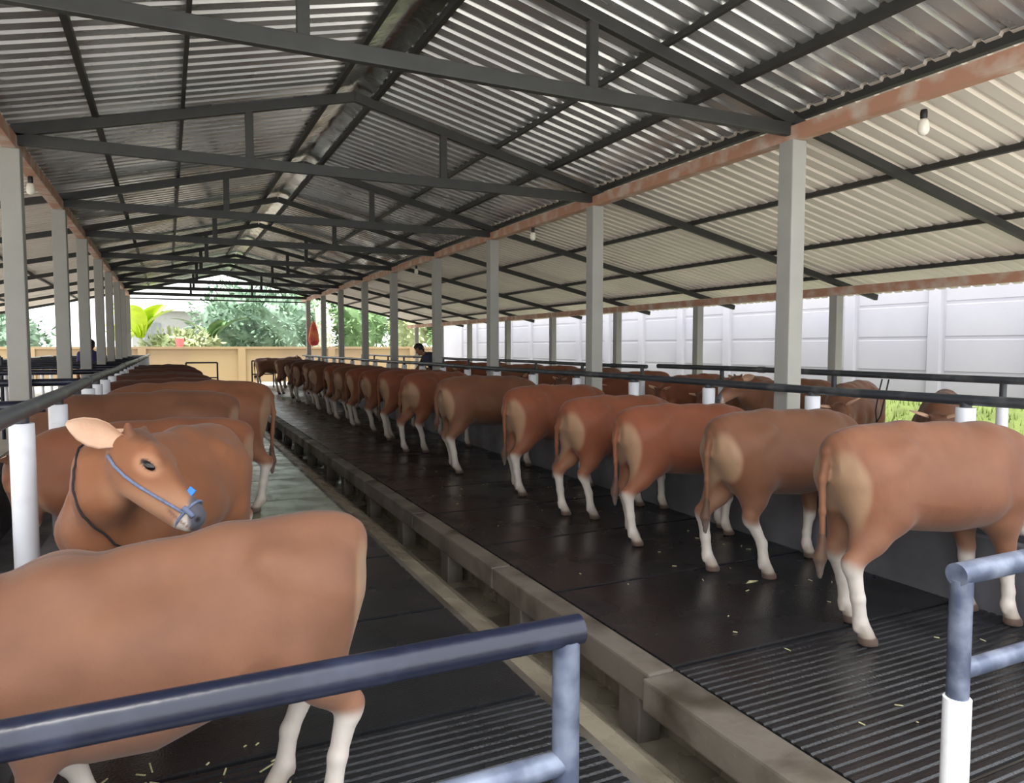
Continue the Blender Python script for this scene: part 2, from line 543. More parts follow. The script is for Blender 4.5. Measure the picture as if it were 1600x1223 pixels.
bulb(5.30, 3.75, ZB0, 'white bulb in a black socket under the right beam, nearest the camera')
bulb(5.10, 9.95, ZB0, 'white bulb under the right beam beyond the second post')
bulb(5.10, 15.7, ZB0, 'small white bulb under the right beam beyond the fourth post')
bulb(-1.28, 9.3, ZB0, 'white bulb under the left beam between the first two posts')

# ------------------------------------------------------------------ curb over the gutter, stub posts, mats
cs = []
y = -1.5
segs = [(-1.5, 2.80)] + [(2.80 + i * 1.9, 2.80 + (i + 1) * 1.9) for i in range(15)]
for i, (a, bb) in enumerate(segs):
    bb = min(bb, 31.3)
    x0 = 2.03 if i == 0 else 2.08
    me = MB().box((x0, a + .006, -.16), (2.235, bb - .006, .0)).mesh('curb_beam', M['curb'], bevel=.014)
    tag(obj('curb_beam', me), f'{ORD[i]} length of the worn concrete curb edging the right platform over the gutter', 'curb', 'curb lengths along the gutter')
sy = [1.3, 3.0, 4.35, 5.75, 7.05, 8.35, 9.75, 10.9, 12.4, 13.8, 15.2, 16.6, 18, 19.4, 20.8, 22.2, 23.6, 25, 26.4, 27.8]
for i, y in enumerate(sy):
    me = MB().box((-.07, -.09, 0), (.07, .09, .262)).mesh('gutter_stub', M['curb'], bevel=.012)
    tag(obj('gutter_stub', me, loc=(2.165, y, -.421)), f'{ORD[i]} short concrete stub in the gutter holding up the curb', 'stub', 'concrete stubs under the curb')

# gutter bottom cross slabs (thin lips) give the dark lines seen between the stubs


def mat_mesh(w, l, ribbed, mm='rubber'):
    """rubber mat, origin at its near-left corner; ribs run across (x)"""
    mb = MB()
    if ribbed:
        n = int(l / .05)
        pr = []
        for i in range(n):
            y = i * l / n
            q = l / n
            pr += [(y + .004, -.006), (y + .012, 0.0), (y + q - .014, 0.0), (y + q - .004, -.006)]
    else:
        pr = [(.0, -.004), (.012, 0.0), (l - .012, 0.0), (l, -.004)]
    vs, fs = [], []
    for y, z in pr:
        vs += [(0, y, z), (w, y, z)]
    for i in range(len(pr) - 1):
        fs.append((2 * i, 2 * i + 1, 2 * i + 3, 2 * i + 2))
    n = len(vs)
    vs += [(0, pr[0][0], -.02), (w, pr[0][0], -.02), (w, pr[-1][0], -.02), (0, pr[-1][0], -.02)]
    fs += [(n, n + 1, 1, 0), (n + 2, n + 3, 2 * len(pr) - 2, 2 * len(pr) - 1)]
    fs += [tuple([n] + [2 * i for i in range(len(pr))] + [n + 3])]
    fs += [tuple([n + 2] + [2 * i + 1 for i in range(len(pr) - 1, -1, -1)] + [n + 1])]
    mb.add(vs, fs)
    return mb.mesh('rubber_mat', M[mm])


mr_w, ml_w, L = 2.20, 2.02, 1.205
mats = {(w, r): mat_mesh(w, L, r) for w in (mr_w, ml_w) for r in (True, False)}
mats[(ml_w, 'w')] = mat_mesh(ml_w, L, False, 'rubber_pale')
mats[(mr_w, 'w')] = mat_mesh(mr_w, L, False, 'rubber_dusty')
for side, x0, w, ya in (('right', 2.245, mr_w, 1.61), ('left', -.52, ml_w, 1.67)):
    for i in range(-1, 23):
        y = ya + i * 1.222
        k = i + 1
        rib = i <= 0
        worn = (side == 'left' and y > 6.4) or (side == 'right' and y > 12.5)  # only picks the far mats that take the lighter colours
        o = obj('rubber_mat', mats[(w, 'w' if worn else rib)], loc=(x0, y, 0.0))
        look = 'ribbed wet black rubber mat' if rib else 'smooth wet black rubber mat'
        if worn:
            look = 'pale wet mat' if side == 'left' else 'dusty brown-grey mat'
        tag(o, f'{look}, {ORD[k]} from the camera on the {side} cattle platform', 'mat', f'rubber mats on the {side} platform')

# ------------------------------------------------------------------ feed troughs and rails
b = MB().box((4.45, -.5, -.02), (4.54, 30, .44)).box((4.54, -.5, -.02), (4.86, 30, .16)).box((4.86, -.5, -.02), (4.985, 30, .93))
tag(obj('feed_trough', b.mesh('feed_trough', M['trough'], bevel=.012)), 'long dark concrete feed trough in front of the right row of cattle', 'trough', 'feed troughs')
b = MB().box((-.72, -.5, -.02), (-.575, 30, .40)).box((-1.17, -.5, -.02), (-.72, 30, .16)).box((-1.25, -.5, -.02), (-1.17, 30, .72))
tag(obj('feed_trough', b.mesh('feed_trough', M['trough'], bevel=.012)), 'long dark concrete feed trough in front of the left row of cattle', 'trough', 'feed troughs')


def sleeve_post(x, y, z0, z1, r, label, group, ztop):
    t = tag(empty('rail_post', (x, y, z0)), label, 'post', group)
    h = z1 - z0
    obj('white_sleeve', MB().lathe([(r, 0), (r, h - .004), (r * .96, h)], seg=20).mesh('white_sleeve', M['pvc'], smooth='auto'), t)
    obj('steel_core', MB().lathe([(r * .6, h - .02), (r * .6, ztop - z0)], seg=14).mesh('steel_core', M['rail'], smooth='auto'), t)
    return t


XRR, ZRR = 4.92, 1.24
XLR, ZLR = -.65, 1.30
for i in range(21):
    y = 3.10 + i * 1.30
    sleeve_post(XRR, y, .93, 1.185, .062, f'{ORD[i]} white sleeved rail post standing on the right feed trough', 'white rail posts on the right trough', ZRR - .02)
lefty = [4.1, 5.36, 6.4, 7.3] + [8.1 + i * 1.05 for i in range(20)]
for i, y in enumerate(lefty):
    sleeve_post(XLR + .01, y, .40, 1.235, .054, f'{ORD[i]} white sleeved rail post standing on the left feed trough', 'white rail posts on the left trough', ZLR - .02)


def rail(name, x, y0, y1, z, r, m, label, wob=0.006, joints=1.9):
    pts = []
    n = int((y1 - y0) / 0.7)
    for i in range(n + 1):
        y = y0 + (y1 - y0) * i / n
        pts.append((x + wob * math.sin(y * 1.3), y, z + wob * math.sin(y * .9 + 1)))
    o = obj(name, MB().tube(pts, r, 14).mesh(name, m, smooth='auto'))
    c = MB()
    y = y0 + 1
    while y < y1 - .3:
        c.tube([(x + wob * math.sin(y * 1.3), y - .05, z + wob * math.sin(y * .9 + 1)), (x + wob * math.sin(y * 1.3), y + .05, z + wob * math.sin(y * .9 + 1))], r * 1.18, 14)
        obj('coupling', c.mesh('coupling', m, smooth='auto'), o)
        c = MB()
        y += joints * 3
    return tag(o, label, 'rail', 'long feed rails')


rail('feed_rail', XRR, .4, 30, ZRR, .036, M['rail'], 'long dark blue pipe rail on the white posts of the right trough')
rail('feed_rail', XLR + .02, .4, 30, ZLR, .040, M['rail_grey'], 'long weathered grey rail on the white posts of the left trough')
rail('feed_rail', 7.0, .4, 9.3, 1.295, .036, M['rail'], 'dark rail of the far pens by the white wall, near length')
rail('feed_rail', 7.1, 9.75, 29, 1.275, .034, M['rail'], 'dark rail of the far pens by the white wall, length beyond the gap')
rail('feed_rail', -3.6, .4, 29, 1.27, .034, M['rail'], 'dark rail of the far pens in the left lean-to')
for i, y in enumerate(YT):
    o = obj('cross_rail', MB().tube([(XLR, y + .12, 1.255), (-3.6, y + .12, 1.255)], .036, 12).mesh('cross_rail', M['pipe'], smooth='auto'))
    tag(o, f'{ORD[i]} dark pipe rail crossing from the left feed rail past the grey post', 'rail', 'cross rails on the left')
k = 0
for i in range(15):
    y = 2.2 + i * 1.9
    sleeve_post(7.05, y, -.02, 1.1, .05, f'{ORD[i]} white sleeved post of the far pens by the white wall', 'white posts of the right far pens', 1.27)
    if y > 5:
        sleeve_post(-3.6, y, -.02, 1.05, .05, f'{ORD[k]} sleeved post of the far pens in the left lean-to', 'posts of the left far pens', 1.26)
        k += 1


def pipe_frame(label, w, h, loc, rot, r=.03, mid=True):
    t = tag(empty('pipe_gate', loc, rot), label, 'gate', 'pipe gates')
    obj('top_rail', MB().tube([(0, 0, h), (w, 0, h)], r, 10).mesh('top_rail', M['pipe'], smooth='auto'), t)
    if mid:
        obj('middle_rail', MB().tube([(0, 0, h * .5), (w, 0, h * .5)], r * .8, 10).mesh('middle_rail', M['pipe'], smooth='auto'), t)
    for x in (0, w):
        obj('upright', MB().tube([(x, 0, 0), (x, 0, h)], r, 10).mesh('upright', M['pipe'], smooth='auto'), t)
    return t


pipe_frame('dark pipe frame standing behind the far left cattle', 1.0, 1.05, (.55, 27.2, 0), 0)
pipe_frame('dark pipe frame beside the farthest cow of the right row', .8, 1.05, (2.95, 29.8, 0), 0)
pipe_frame('dark pipe frame between the first two left posts', 1.3, 1.3, (-4.4, 12.2, 0), 0)
pipe_frame('dark pipe frame between the second and third left posts', 1.3, 1.42, (-3.9, 15.0, 0), 0)

# ------------------------------------------------------------------ gate rails in the foreground
YG = 1.50


def gate(label, x0, x1, zt, zl, postx, yoff, sleeve):
    t = tag(empty('pipe_barrier', (0, YG + yoff, 0)), label, 'barrier', 'front pipe barriers')
    m = M['pipe_grey'] if sleeve else M['pipe']
    obj('top_rail', MB().tube([(x0, 0, zt), (x1, 0, zt)], .037, 24).mesh('top_rail', m, smooth='auto'), t)
    obj('lower_rail', MB().tube([(postx if sleeve else x0, 0, zl), (x1 if sleeve else postx, 0, zl)], .030, 20).mesh('lower_rail', M['pipe_grey'], smooth='auto'), t)
    p = obj('post', MB().tube([(postx, 0, 0), (postx, 0, zt - .02)], .034, 20).mesh('post', M['pipe_grey'], smooth='auto'), t)
    if sleeve:
        tag(obj('sleeve', MB().lathe([(.042, 0), (.042, .455), (.039, .458)], (postx, 0, 0), 24).mesh('sleeve', M['pvc'], smooth='auto'), t), 'white plastic sleeve on the post foot')
    return t


gate('dark blue pipe barrier across the left foreground, over the nearest cow', -1.6, .90, .905, .575, .862, 0, False)
gate('weathered grey pipe barrier at the right edge, post foot in a white sleeve', 2.27, 4.2, .868, .545, 2.30, -.06, True)

# ------------------------------------------------------------------ cattle (signed distance fields -> one continuous skin)
def surf_nets(F, org, h):
    s = F < 0
    nx, ny, nz = F.shape
    c = np.zeros((nx - 1, ny - 1, nz - 1), np.int8)
    for dx in (0, 1):
        for dy in (0, 1):
            for dz in (0, 1):
                c += s[dx:nx - 1 + dx, dy:ny - 1 + dy, dz:nz - 1 + dz]
    act = (c > 0) & (c < 8)
    ids = -np.ones(c.shape, np.int64)
    I, J, K = np.nonzero(act)
    ids[I, J, K] = np.arange(len(I))
    P = np.zeros((len(I), 3))
    W = np.zeros(len(I))
    cor = [(a, b, d) for a in (0, 1) for b in (0, 1) for d in (0, 1)]
    for a in range(8):
        for b in range(a + 1, 8):
            A, B = cor[a], cor[b]
            if sum(abs(x - y) for x, y in zip(A, B)) != 1:
                continue
            fa = F[I + A[0], J + A[1], K + A[2]]
            fb = F[I + B[0], J + B[1], K + B[2]]
            m = (fa < 0) != (fb < 0)
            t = np.where(m, fa / np.where(m, fa - fb, 1), 0)
            for q in range(3):
                P[:, q] += np.where(m, A[q] + t * (B[q] - A[q]), 0)
            W += m
    P = (P / W[:, None] + np.stack([I, J, K], 1)) * h + org
    quads = []
    for ax in range(3):
        sl0 = [slice(None)] * 3
        sl1 = [slice(None)] * 3
        sl0[ax] = slice(0, -1)
        sl1[ax] = slice(1, None)
        a, b = s[tuple(sl0)], s[tuple(sl1)]
        E = np.argwhere(a != b)
        u, v = [(1, 2), (2, 0), (0, 1)][ax]
        E = E[(E[:, u] > 0) & (E[:, v] > 0) & (E[:, u] < F.shape[u] - 1) & (E[:, v] < F.shape[v] - 1)]
        fl = a[E[:, 0], E[:, 1], E[:, 2]]
        cs = []
        for du, dv in ((-1, -1), (0, -1), (0, 0), (-1, 0)):
            e = E.copy()
            e[:, u] += du
            e[:, v] += dv
            cs.append(ids[e[:, 0], e[:, 1], e[:, 2]])
        q = np.stack(cs, 1)
        q[~fl] = q[~fl][:, ::-1]
        quads.append(q)
    return P, np.concatenate(quads)


def frame(direction, up):
    d = np.array(direction, float)
    d /= np.linalg.norm(d)
    u = np.array(up, float)
    u -= d * u.dot(d)
    u /= np.linalg.norm(u)
    return np.stack([d, np.cross(u, d), u], 0)      # rows: forward, left, up


class Field:
    def __init__(self, lo, hi, h):
        self.lo, self.h = np.array(lo, float), h
        n = np.ceil((np.array(hi) - self.lo) / h).astype(int) + 1
        self.F = np.full(n, 0.5)

    def _win(self, lo, hi):
        a = np.maximum(((np.array(lo) - self.lo) / self.h).astype(int), 0)
        b = np.minimum(((np.array(hi) - self.lo) / self.h).astype(int) + 2, self.F.shape)
        sl = tuple(slice(i, j) for i, j in zip(a, b))
        g = np.meshgrid(*[self.lo[q] + self.h * np.arange(a[q], b[q]) for q in range(3)], indexing='ij')
        return sl, np.stack(g, -1)

    def _blend(self, sl, d, k):
        A = self.F[sl]
        if k > 0:
            hh = np.maximum(k - np.abs(A - d), 0) / k
            self.F[sl] = np.minimum(A, d) - hh * hh * k * .25
        else:
            self.F[sl] = np.minimum(A, d)

    def cone(self, a, b, ra, rb, k=.03):
        a, b = np.array(a, float), np.array(b, float)
        m = max(ra, rb) + k + 2 * self.h + .05
        sl, P = self._win(np.minimum(a, b) - m, np.maximum(a, b) + m)
        d = b - a
        t = np.clip(((P - a) @ d) / max(d @ d, 1e-9), 0, 1)
        self._blend(sl, np.linalg.norm(P - a - t[..., None] * d, axis=-1) - (ra + (rb - ra) * t), k)

    def chain(self, pts, rs, k=.03):
        for i in range(len(pts) - 1):
            self.cone(pts[i], pts[i + 1], rs[i], rs[i + 1], k)

    def loft(self, org, R, st, k=.04, p=2.3, top=0.0):
        """st: rows (x, zc, hh, hw) along the local forward axis"""
        st = np.array(st, float)
        org = np.array(org, float)
        ext = max(st[:, 0].max() - st[:, 0].min(), 2 * st[:, 2].max(), 2 * st[:, 3].max())
        mid = org + R[0] * (st[:, 0].max() + st[:, 0].min()) / 2 + R[2] * st[:, 1].mean()
        m = ext * .75 + k + .05
        sl, P = self._win(mid - m, mid + m)
        q = (P - org) @ R.T
        x = q[..., 0]
        xc = np.clip(x, st[0, 0], st[-1, 0])
        zc, hh, hw = (np.interp(xc, st[:, 0], st[:, c]) for c in (1, 2, 3))
        if top:
            hw = hw * (1 - top * np.clip((q[..., 2] - zc) / hh, -.35, 1))
        e = np.sqrt(((np.abs(q[..., 1]) / hw) ** p + (np.abs(q[..., 2] - zc) / hh) ** p) ** (2 / p))
        d = (e - 1) * np.minimum(hh, hw)
        dx = np.abs(x - xc)
        d = np.where(dx > 0, np.sqrt(np.maximum(d, 0) ** 2 + dx ** 2) + np.minimum(d, 0) * 0.0, d)
        self._blend(sl, d, k)


TORSO = [(-.615, .955, .075, .075), (-.59, .945, .135, .12), (-.54, .92, .205, .165), (-.45, .895, .258, .205), (-.30, .88, .278, .232),
         (-.10, .862, .280, .255), (.10, .853, .283, .265), (.30, .857, .280, .248), (.44, .868, .268, .212), (.55, .885, .228, .165), (.63, .90, .15, .11)]
HEAD = [(-.045, .0, .05, .05), (-.02, .0, .085, .075), (.04, -.012, .108, .092), (.10, -.02, .118, .098), (.17, -.03, .108, .088), (.25, -.042, .088, .068),
        (.33, -.05, .070, .057), (.39, -.054, .062, .058), (.43, -.058, .052, .054), (.45, -.06, .032, .036)]


def lin(c):
    return np.array(s2l(c))


C_RED, C_RUMP, C_SOCK, C_DARK, C_NOSE, C_BELLY = (lin(c) for c in ((146, 96, 68), (160, 128, 100), (206, 196, 186), (76, 50, 40), (96, 94, 104), (160, 114, 88)))


def cow_mesh(name, h=.014, legs=None, head_pos=(.77, 0, .93), head_dir=(.12, 0, -.99), head_up=(.99, 0, .12), neck=None, tail='down', sock=.46, dorsal=True, belly=.02, patch=1.0, slope=0.0):
    """legs: per leg (hind L, hind R, front L, front R) foot offset dx, dy"""
    legs = legs or [(.0, 0), (.0, 0), (.0, 0), (.0, 0)]
    lo = np.array([-.95, -.48, -.03])
    hi = np.array([1.25, .48, 1.36])
    hp = np.array(head_pos, float)
    R = frame(head_dir, head_up)
    tipp = hp + R[0] * .45
    lo = np.minimum(lo, np.minimum(hp, tipp) - .16)
    lo[2] = -.03
    hi = np.maximum(hi, np.maximum(hp, tipp) + .16)
    F = Field(lo, hi, h)
    tor = np.array(TORSO)
    drop = belly * np.exp(-((tor[:, 0] - .14) / .34) ** 2)
    tor[:, 1] -= drop / 2 + slope * (tor[:, 0] + .45)
    tor[:, 2] += drop / 2
    F.loft((0, 0, 0), np.eye(3), tor, k=0, p=2.2, top=.24)
    # hook bones, withers, brisket
    for s in (1, -1):
        F.cone((-.27, s * .150, 1.035), (-.31, s * .155, 1.02), .040, .045, .09)
        F.cone((-.56, s * .07, 1.02), (-.50, s * .09, .98), .055, .075, .09)
        F.cone((.05, s * .15, .80), (.22, s * .15, .80), .125, .125, .12)
    F.cone((.40, 0, 1.06 - slope * .85), (.10, 0, 1.065 - slope * .55), .055, .045, .12)
    F.chain([(-.58, 0, 1.07), (-.15, 0, 1.092 - slope * .3), (.16, 0, 1.082 - slope * .6)], [.05, .055, .055], .10)
    F.cone((.46, 0, .70), (.57, 0, .78), .11, .10, .12)
    if neck is None:
        up0, lo0 = np.array([.38, 0, .985 - slope * .8]), np.array([.50, 0, .82])
        a = hp + R[0] * .03 + R[2] * .00
        b = hp + R[0] * .10 - R[2] * .055
        F.chain([up0, (up0 + a) / 2 + [0, 0, .02], a], [.115, .105, .085], .12)
        F.chain([lo0, (lo0 + b) / 2 + [0, 0, .0], b], [.14, .11, .078], .12)
    else:
        for pts, rs in neck:
            F.chain([np.array(p) for p in pts], rs, .07)
    F.loft(hp, R, HEAD, k=.035, p=2.5)
    # brow and poll
    for s in (1, -1):
        F.cone(hp + R[0] * .11 + R[1] * s * .062 + R[2] * .062, hp + R[0] * .16 + R[1] * s * .066 + R[2] * .05, .026, .022, .03)
        F.cone(hp + R[0] * (-.015) + R[1] * s * .055 + R[2] * .07, hp + R[0] * (-.03) + R[1] * s * .075 + R[2] * .095, .022, .012, .02)
    # jaw, chin
    F.cone(hp + R[0] * .08 - R[2] * .09, hp + R[0] * .36 - R[2] * .088, .05, .03, .05)
    feet = []
    for i, s in enumerate((1, -1)):
        dx, dy = legs[i]
        f = np.array([-.47 + dx, s * (.125 + dy), 0])
        hock = np.array([-.565 + dx * .75, s * (.125 + dy * .6), .445])
        F.chain([(-.42, s * .085, .90), (-.37 + dx * .1, s * .125, .70)], [.150, .118], .09)
        F.chain([(-.50, s * .085, .87), (-.47 + dx * .3, s * .11, .66)], [.115, .088], .08)
        F.chain([(-.37 + dx * .1, s * .135, .70), (-.46 + dx * .45, s * .13, .57), hock], [.12, .082, .050], .05)
        F.cone(hock + [-.02, 0, .02], hock + [-.005, 0, -.03], .034, .036, .03)
        F.chain([hock, f + [-.055, 0, .26], f + [-.035, 0, .13]], [.047, .034, .037], .025)
        F.chain([f + [-.035, 0, .125], f + [.005, 0, .055]], [.040, .041], .015)
        F.cone(f + [.01, 0, .025], f + [.025, 0, .012], .046, .046, .012)
        F.cone(f + [-.062, 0, .10], f + [-.06, 0, .085], .017, .014, .012)
        feet.append(f)
    for i, s in enumerate((1, -1)):
        dx, dy = legs[2 + i]
        f = np.array([.47 + dx, s * (.115 + dy), 0])
        knee = np.array([.445 + dx * .65, s * (.115 + dy * .6), .365])
        F.chain([(.36, s * .085, .99), (.46, s * .125, .77)], [.085, .105], .11)
        F.chain([(.46, s * .130, .76), (.42 + dx * .2, s * .130, .62), knee + [0, 0, .04]], [.105, .082, .047], .07)
        F.chain([knee + [.005, 0, .04], knee + [.008, 0, -.03]], [.045, .042], .02)
        F.chain([knee + [0, 0, -.02], f + [-.03, 0, .20], f + [-.03, 0, .12]], [.040, .031, .036], .02)
        F.chain([f + [-.03, 0, .12], f + [.0, 0, .05]], [.037, .039], .015)
        F.cone(f + [.005, 0, .025], f + [.022, 0, .012], .044, .044, .012)
        F.cone(f + [-.055, 0, .095], f + [-.053, 0, .08], .016, .013, .012)
        feet.append(f)
    # tail
    if tail == 'down':
        tp = [(-.585, 0, 1.085), (-.645, .0, 1.03), (-.665, .01, .88), (-.650, .02, .70), (-.640, .03, .54)]
        tr = [.034, .026, .021, .018, .016]
        tuft = [(-.640, .03, .54), (-.645, .035, .44), (-.64, .04, .33)]
    elif tail == 'far':
        tp = [(-.585, 0, 1.085), (-.62, -.03, 1.03), (-.625, -.09, .88), (-.59, -.13, .72), (-.56, -.16, .58)]
        tr = [.034, .026, .021, .019, .018]
        tuft = [(-.56, -.16, .58), (-.55, -.17, .48), (-.54, -.17, .38)]
    elif tail == 'side':
        tp = [(-.585, 0, 1.085), (-.64, .03, 1.03), (-.655, .09, .88), (-.63, .13, .72), (-.60, .17, .58)]
        tr = [.034, .027, .022, .02, .018]
        tuft = [(-.60, .17, .58), (-.60, .19, .48), (-.62, .2, .38)]
    else:
        tp = [(-.585, 0, 1.085), (-.66, -.03, 1.06), (-.72, -.08, .93), (-.72, -.10, .80), (-.72, -.11, .72)]
        tr = [.034, .028, .023, .022, .022]
        tuft = [(-.72, -.11, .72), (-.725, -.11, .64), (-.73, -.10, .55)]
    F.chain(tp, tr, .018)
    F.chain(tuft, [.02, .034, .014], .02)
    # flat hoof soles
    zz = F.lo[2] + F.h * np.arange(F.F.shape[2])
    F.F = np.maximum(F.F, -(zz)[None, None, :])
    V, Q = surf_nets(F.F, F.lo, h)
    # coat colours, in rest coordinates
    x, y, z = V.T
    red = np.ones(len(V))
    col = np.tile(C_RED, (len(V), 1))

    def paint(c, w, keep=0.0):
        nonlocal col, red
        w = np.clip(w, 0, 1)
        col = col * (1 - w[:, None]) + c * w[:, None]
        red = red * (1 - w * (1 - keep))

    def sm(a, lo_, hi_):
        t = np.clip((a - lo_) / (hi_ - lo_), 0, 1)
        return t * t * (3 - 2 * t)
    qh = (V - hp) @ R.T
    dn = np.full(len(V), 9.0)
    near_head = (qh[:, 0] > -.05) & (np.linalg.norm(qh - [.2, 0, -.03], axis=1) < .34)
    wob = .03 * np.sin(9 * x + 5 * y) + .02 * np.sin(23 * y + 17 * z)
    body_low = sm(-z, -.70, -.56) * (~near_head)
    paint(C_BELLY, body_low * .55, .6)
    ins = sm(-np.abs(y), -.12, -.05) * sm(-z, -.72, -.5) * (x < .6)
    paint(C_RUMP, ins * .5, .3)
    e = ((x + .615) / (.078 * patch)) ** 2 + ((z - .80) / .235) ** 2
    paint(C_RUMP, sm(-e + 3 * wob, -1.35, -.55) * (x < -.45) * .9, .1)
    lim_h = sock + .015
    leg = (~near_head) & (x < .75)
    lim = np.where(x < 0, lim_h, sock - .06)
    paint(C_SOCK, sm(-(z + wob * .8), -lim, -lim + .07) * leg, 0)
    dirt = sm(-z, -.16, -.03) * leg
    paint(lin((150, 128, 104)), dirt * .6, 0)
    paint(C_DARK, sm(-z, -.055, -.04) * leg * .85, 0)
    if dorsal:
        paint(C_DARK, sm(-np.abs(y), -.022, -.010) * (z > 1.07) * (x < .5) * (x > -.6) * .45, .6)
    tt = np.full(len(V), 9.0)
    for i in range(len(tuft) - 1):
        a, b = np.array(tuft[i]), np.array(tuft[i + 1])
        d = b - a
        t = np.clip(((V - a) @ d) / (d @ d), 0, 1)
        tt = np.minimum(tt, np.linalg.norm(V - a - t[:, None] * d, axis=1))
    td = np.full(len(V), 9.0)
    for i in range(1, len(tp) - 1):
        a, b = np.array(tp[i]), np.array(tp[i + 1])
        d = b - a
        t = np.clip(((V - a) @ d) / (d @ d), 0, 1)
        td = np.minimum(td, np.linalg.norm(V - a - t[:, None] * d, axis=1))
    wt = np.clip(sm(-td, -.036, -.026), 0, 1)[:, None] * .8
    col = col * (1 - wt) + C_RED * wt
    red = red * (1 - wt[:, 0]) + wt[:, 0]
    paint(lin((84, 60, 48)), sm(-tt, -.045, -.036) * (x < -.54) * .85, .2)
    # head: pale eye ring and muzzle, grey nose, dark crown
    for s in (1, -1):
        de = np.linalg.norm((qh - [.15, s * .085, .02]) / [1.2, 1, .9], axis=1)
        paint(lin((212, 164, 132)), sm(-de, -.065, -.03) * near_head * .4, .6)
        paint(lin((40, 28, 26)), sm(-np.linalg.norm((qh - [.152, s * .088, .022]) / [1.9, 1, .8], axis=1), -.023, -.016) * near_head, 0)
    paint(C_DARK, sm(-np.linalg.norm((qh - [.02, 0, .10]) / [1, 1.2, 1], axis=1), -.10, -.05) * near_head * .55, .5)
    paint(lin((204, 158, 128)), sm(qh[:, 0] * .6 - qh[:, 2], .12, .24) * sm(-np.linalg.norm((qh - [.24, 0, -.04]) / [1.25, 1, 1], axis=1), -.24, -.15) * .55, .5)
    paint(lin((226, 214, 202)), sm(qh[:, 0], .36, .40) * near_head * .9, 0)
    paint(C_NOSE, sm(qh[:, 0] + qh[:, 2] * .9, .352, .375) * near_head, 0)
    paint(lin((120, 74, 62)), sm(-np.abs(qh[:, 2] + .082 - .1 * (.42 - qh[:, 0])), -.007, -.003) * sm(qh[:, 0], .31, .34) * near_head * .8, 0)
    for s in (1, -1):
        paint(lin((30, 26, 28)), sm(-np.linalg.norm(qh - [.436, s * .034, -.038], axis=1), -.018, -.010) * near_head, 0)
    me = bpy.data.meshes.new(name)
    me.vertices.add(len(V))
    me.vertices.foreach_set('co', V.astype(np.float32).ravel())
    me.loops.add(Q.size)
    me.loops.foreach_set('vertex_index', Q.astype(np.int32).ravel())
    me.polygons.add(len(Q))
    me.polygons.foreach_set('loop_start', np.arange(0, Q.size, 4, dtype=np.int32))
    me.polygons.foreach_set('use_smooth', np.ones(len(Q), bool))
    me.update(calc_edges=True)
    me.validate()
    ca = me.color_attributes.new('coat', 'FLOAT_COLOR', 'POINT')
    ca.data.foreach_set('color', np.concatenate([col, np.ones((len(V), 1))], 1).astype(np.float32).ravel())
    ra = me.attributes.new('red', 'FLOAT', 'POINT')
    ra.data.foreach_set('value', red.astype(np.float32))
    me.materials.append(M['coat'])
    return dict(me=me, hp=hp, R=R, F=F)


def ear_mesh():
    """a cupped leaf-shaped ear, base at the origin, tip along +x, hollow facing +y (forward), up z"""
    st = [(0, .018, .020), (.03, .034, .026), (.07, .052, .028), (.11, .055, .022), (.15, .044, .014), (.18, .026, .007), (.20, .008, .002)]
    nc = 13
    vs, fs = [], []
    for side in (0, 1):
        for x, w, dp in st:
            for k in range(nc):
                t = -1 + 2 * k / (nc - 1)
                z = w * t
                y = -dp * (1 - t * t) - (.007 if side else 0) * (1 - abs(t) ** 6)
                vs.append((x, y - .12 * x * x * 5 * .4, z * (1 - .08 * t)))
    n = len(st) * nc
    for side in (0, 1):
        for i in range(len(st) - 1):
            for k in range(nc - 1):
                a = side * n + i * nc + k
                f = (a, a + 1, a + nc + 1, a + nc)
                fs.append(f if side == 0 else f[::-1])
    for i in range(len(st) - 1):
        for k in (0, nc - 1):
            fs.append((i * nc + k, (i + 1) * nc + k, n + (i + 1) * nc + k, n + i * nc + k))
    return MB().add(vs, fs).mesh('ear', M['earskin'], smooth=True)


EAR = ear_mesh()
EYE = MB().ball((0, 0, 0), .021, 14, 10, (1.5, .6, .85)).mesh('eye', M['eye'], smooth=True)


def head_point(c, p):
    return Vector(c['hp'] + np.array(p) @ c['R'])


def head_parts(c, root, ear_dirs=None, ear_face=None, ear_scale=1.0):
    R = c['R']
    for s in (1, -1):
        e = obj('eye', EYE, root)
        rot = Matrix([R[0], R[1], R[2]]).transposed().to_4x4()
        e.matrix_local = Matrix.Translation(head_point(c, (.152, s * .082, .022))) @ rot
        out = np.array([-.30, s * .95, .10]) if ear_dirs is None else np.array(ear_dirs[0 if s > 0 else 1])
        X = out / np.linalg.norm(out)
        fw = np.array([1.0, 0, -.1]) if ear_face is None else np.array(ear_face[0 if s > 0 else 1])
        Yv = fw - X * fw.dot(X)
        Yv /= np.linalg.norm(Yv)
        Z = np.cross(X, Yv)
        B = np.stack([X @ R, Yv @ R, Z @ R], 1)
        m = Matrix(B.tolist()).to_4x4()
        er = obj('ear', EAR, root)
        er.matrix_local = Matrix.Translation(head_point(c, (.005, s * .075, .035))) @ m @ Matrix.Scale(ear_scale, 4)


COWS = []


def cow(c, rump, head_deg, scale, tint, label, group, ear_dirs=None, ear_face=None, ear_scale=1.0):
    """rump: (x, y) under the buttocks; head_deg: heading, 0 = +X"""
    a = math.radians(head_deg)
    x = rump[0] + .6 * scale * math.cos(a)
    y = rump[1] + .6 * scale * math.sin(a)
    o = obj('cow', c['me'], loc=(x, y, 0), rotz=a)
    o.scale = (scale,) * 3
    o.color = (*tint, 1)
    tag(o, label, 'cow', group)
    head_parts(c, o, ear_dirs, ear_face, ear_scale)
    COWS.append(o)
    return o


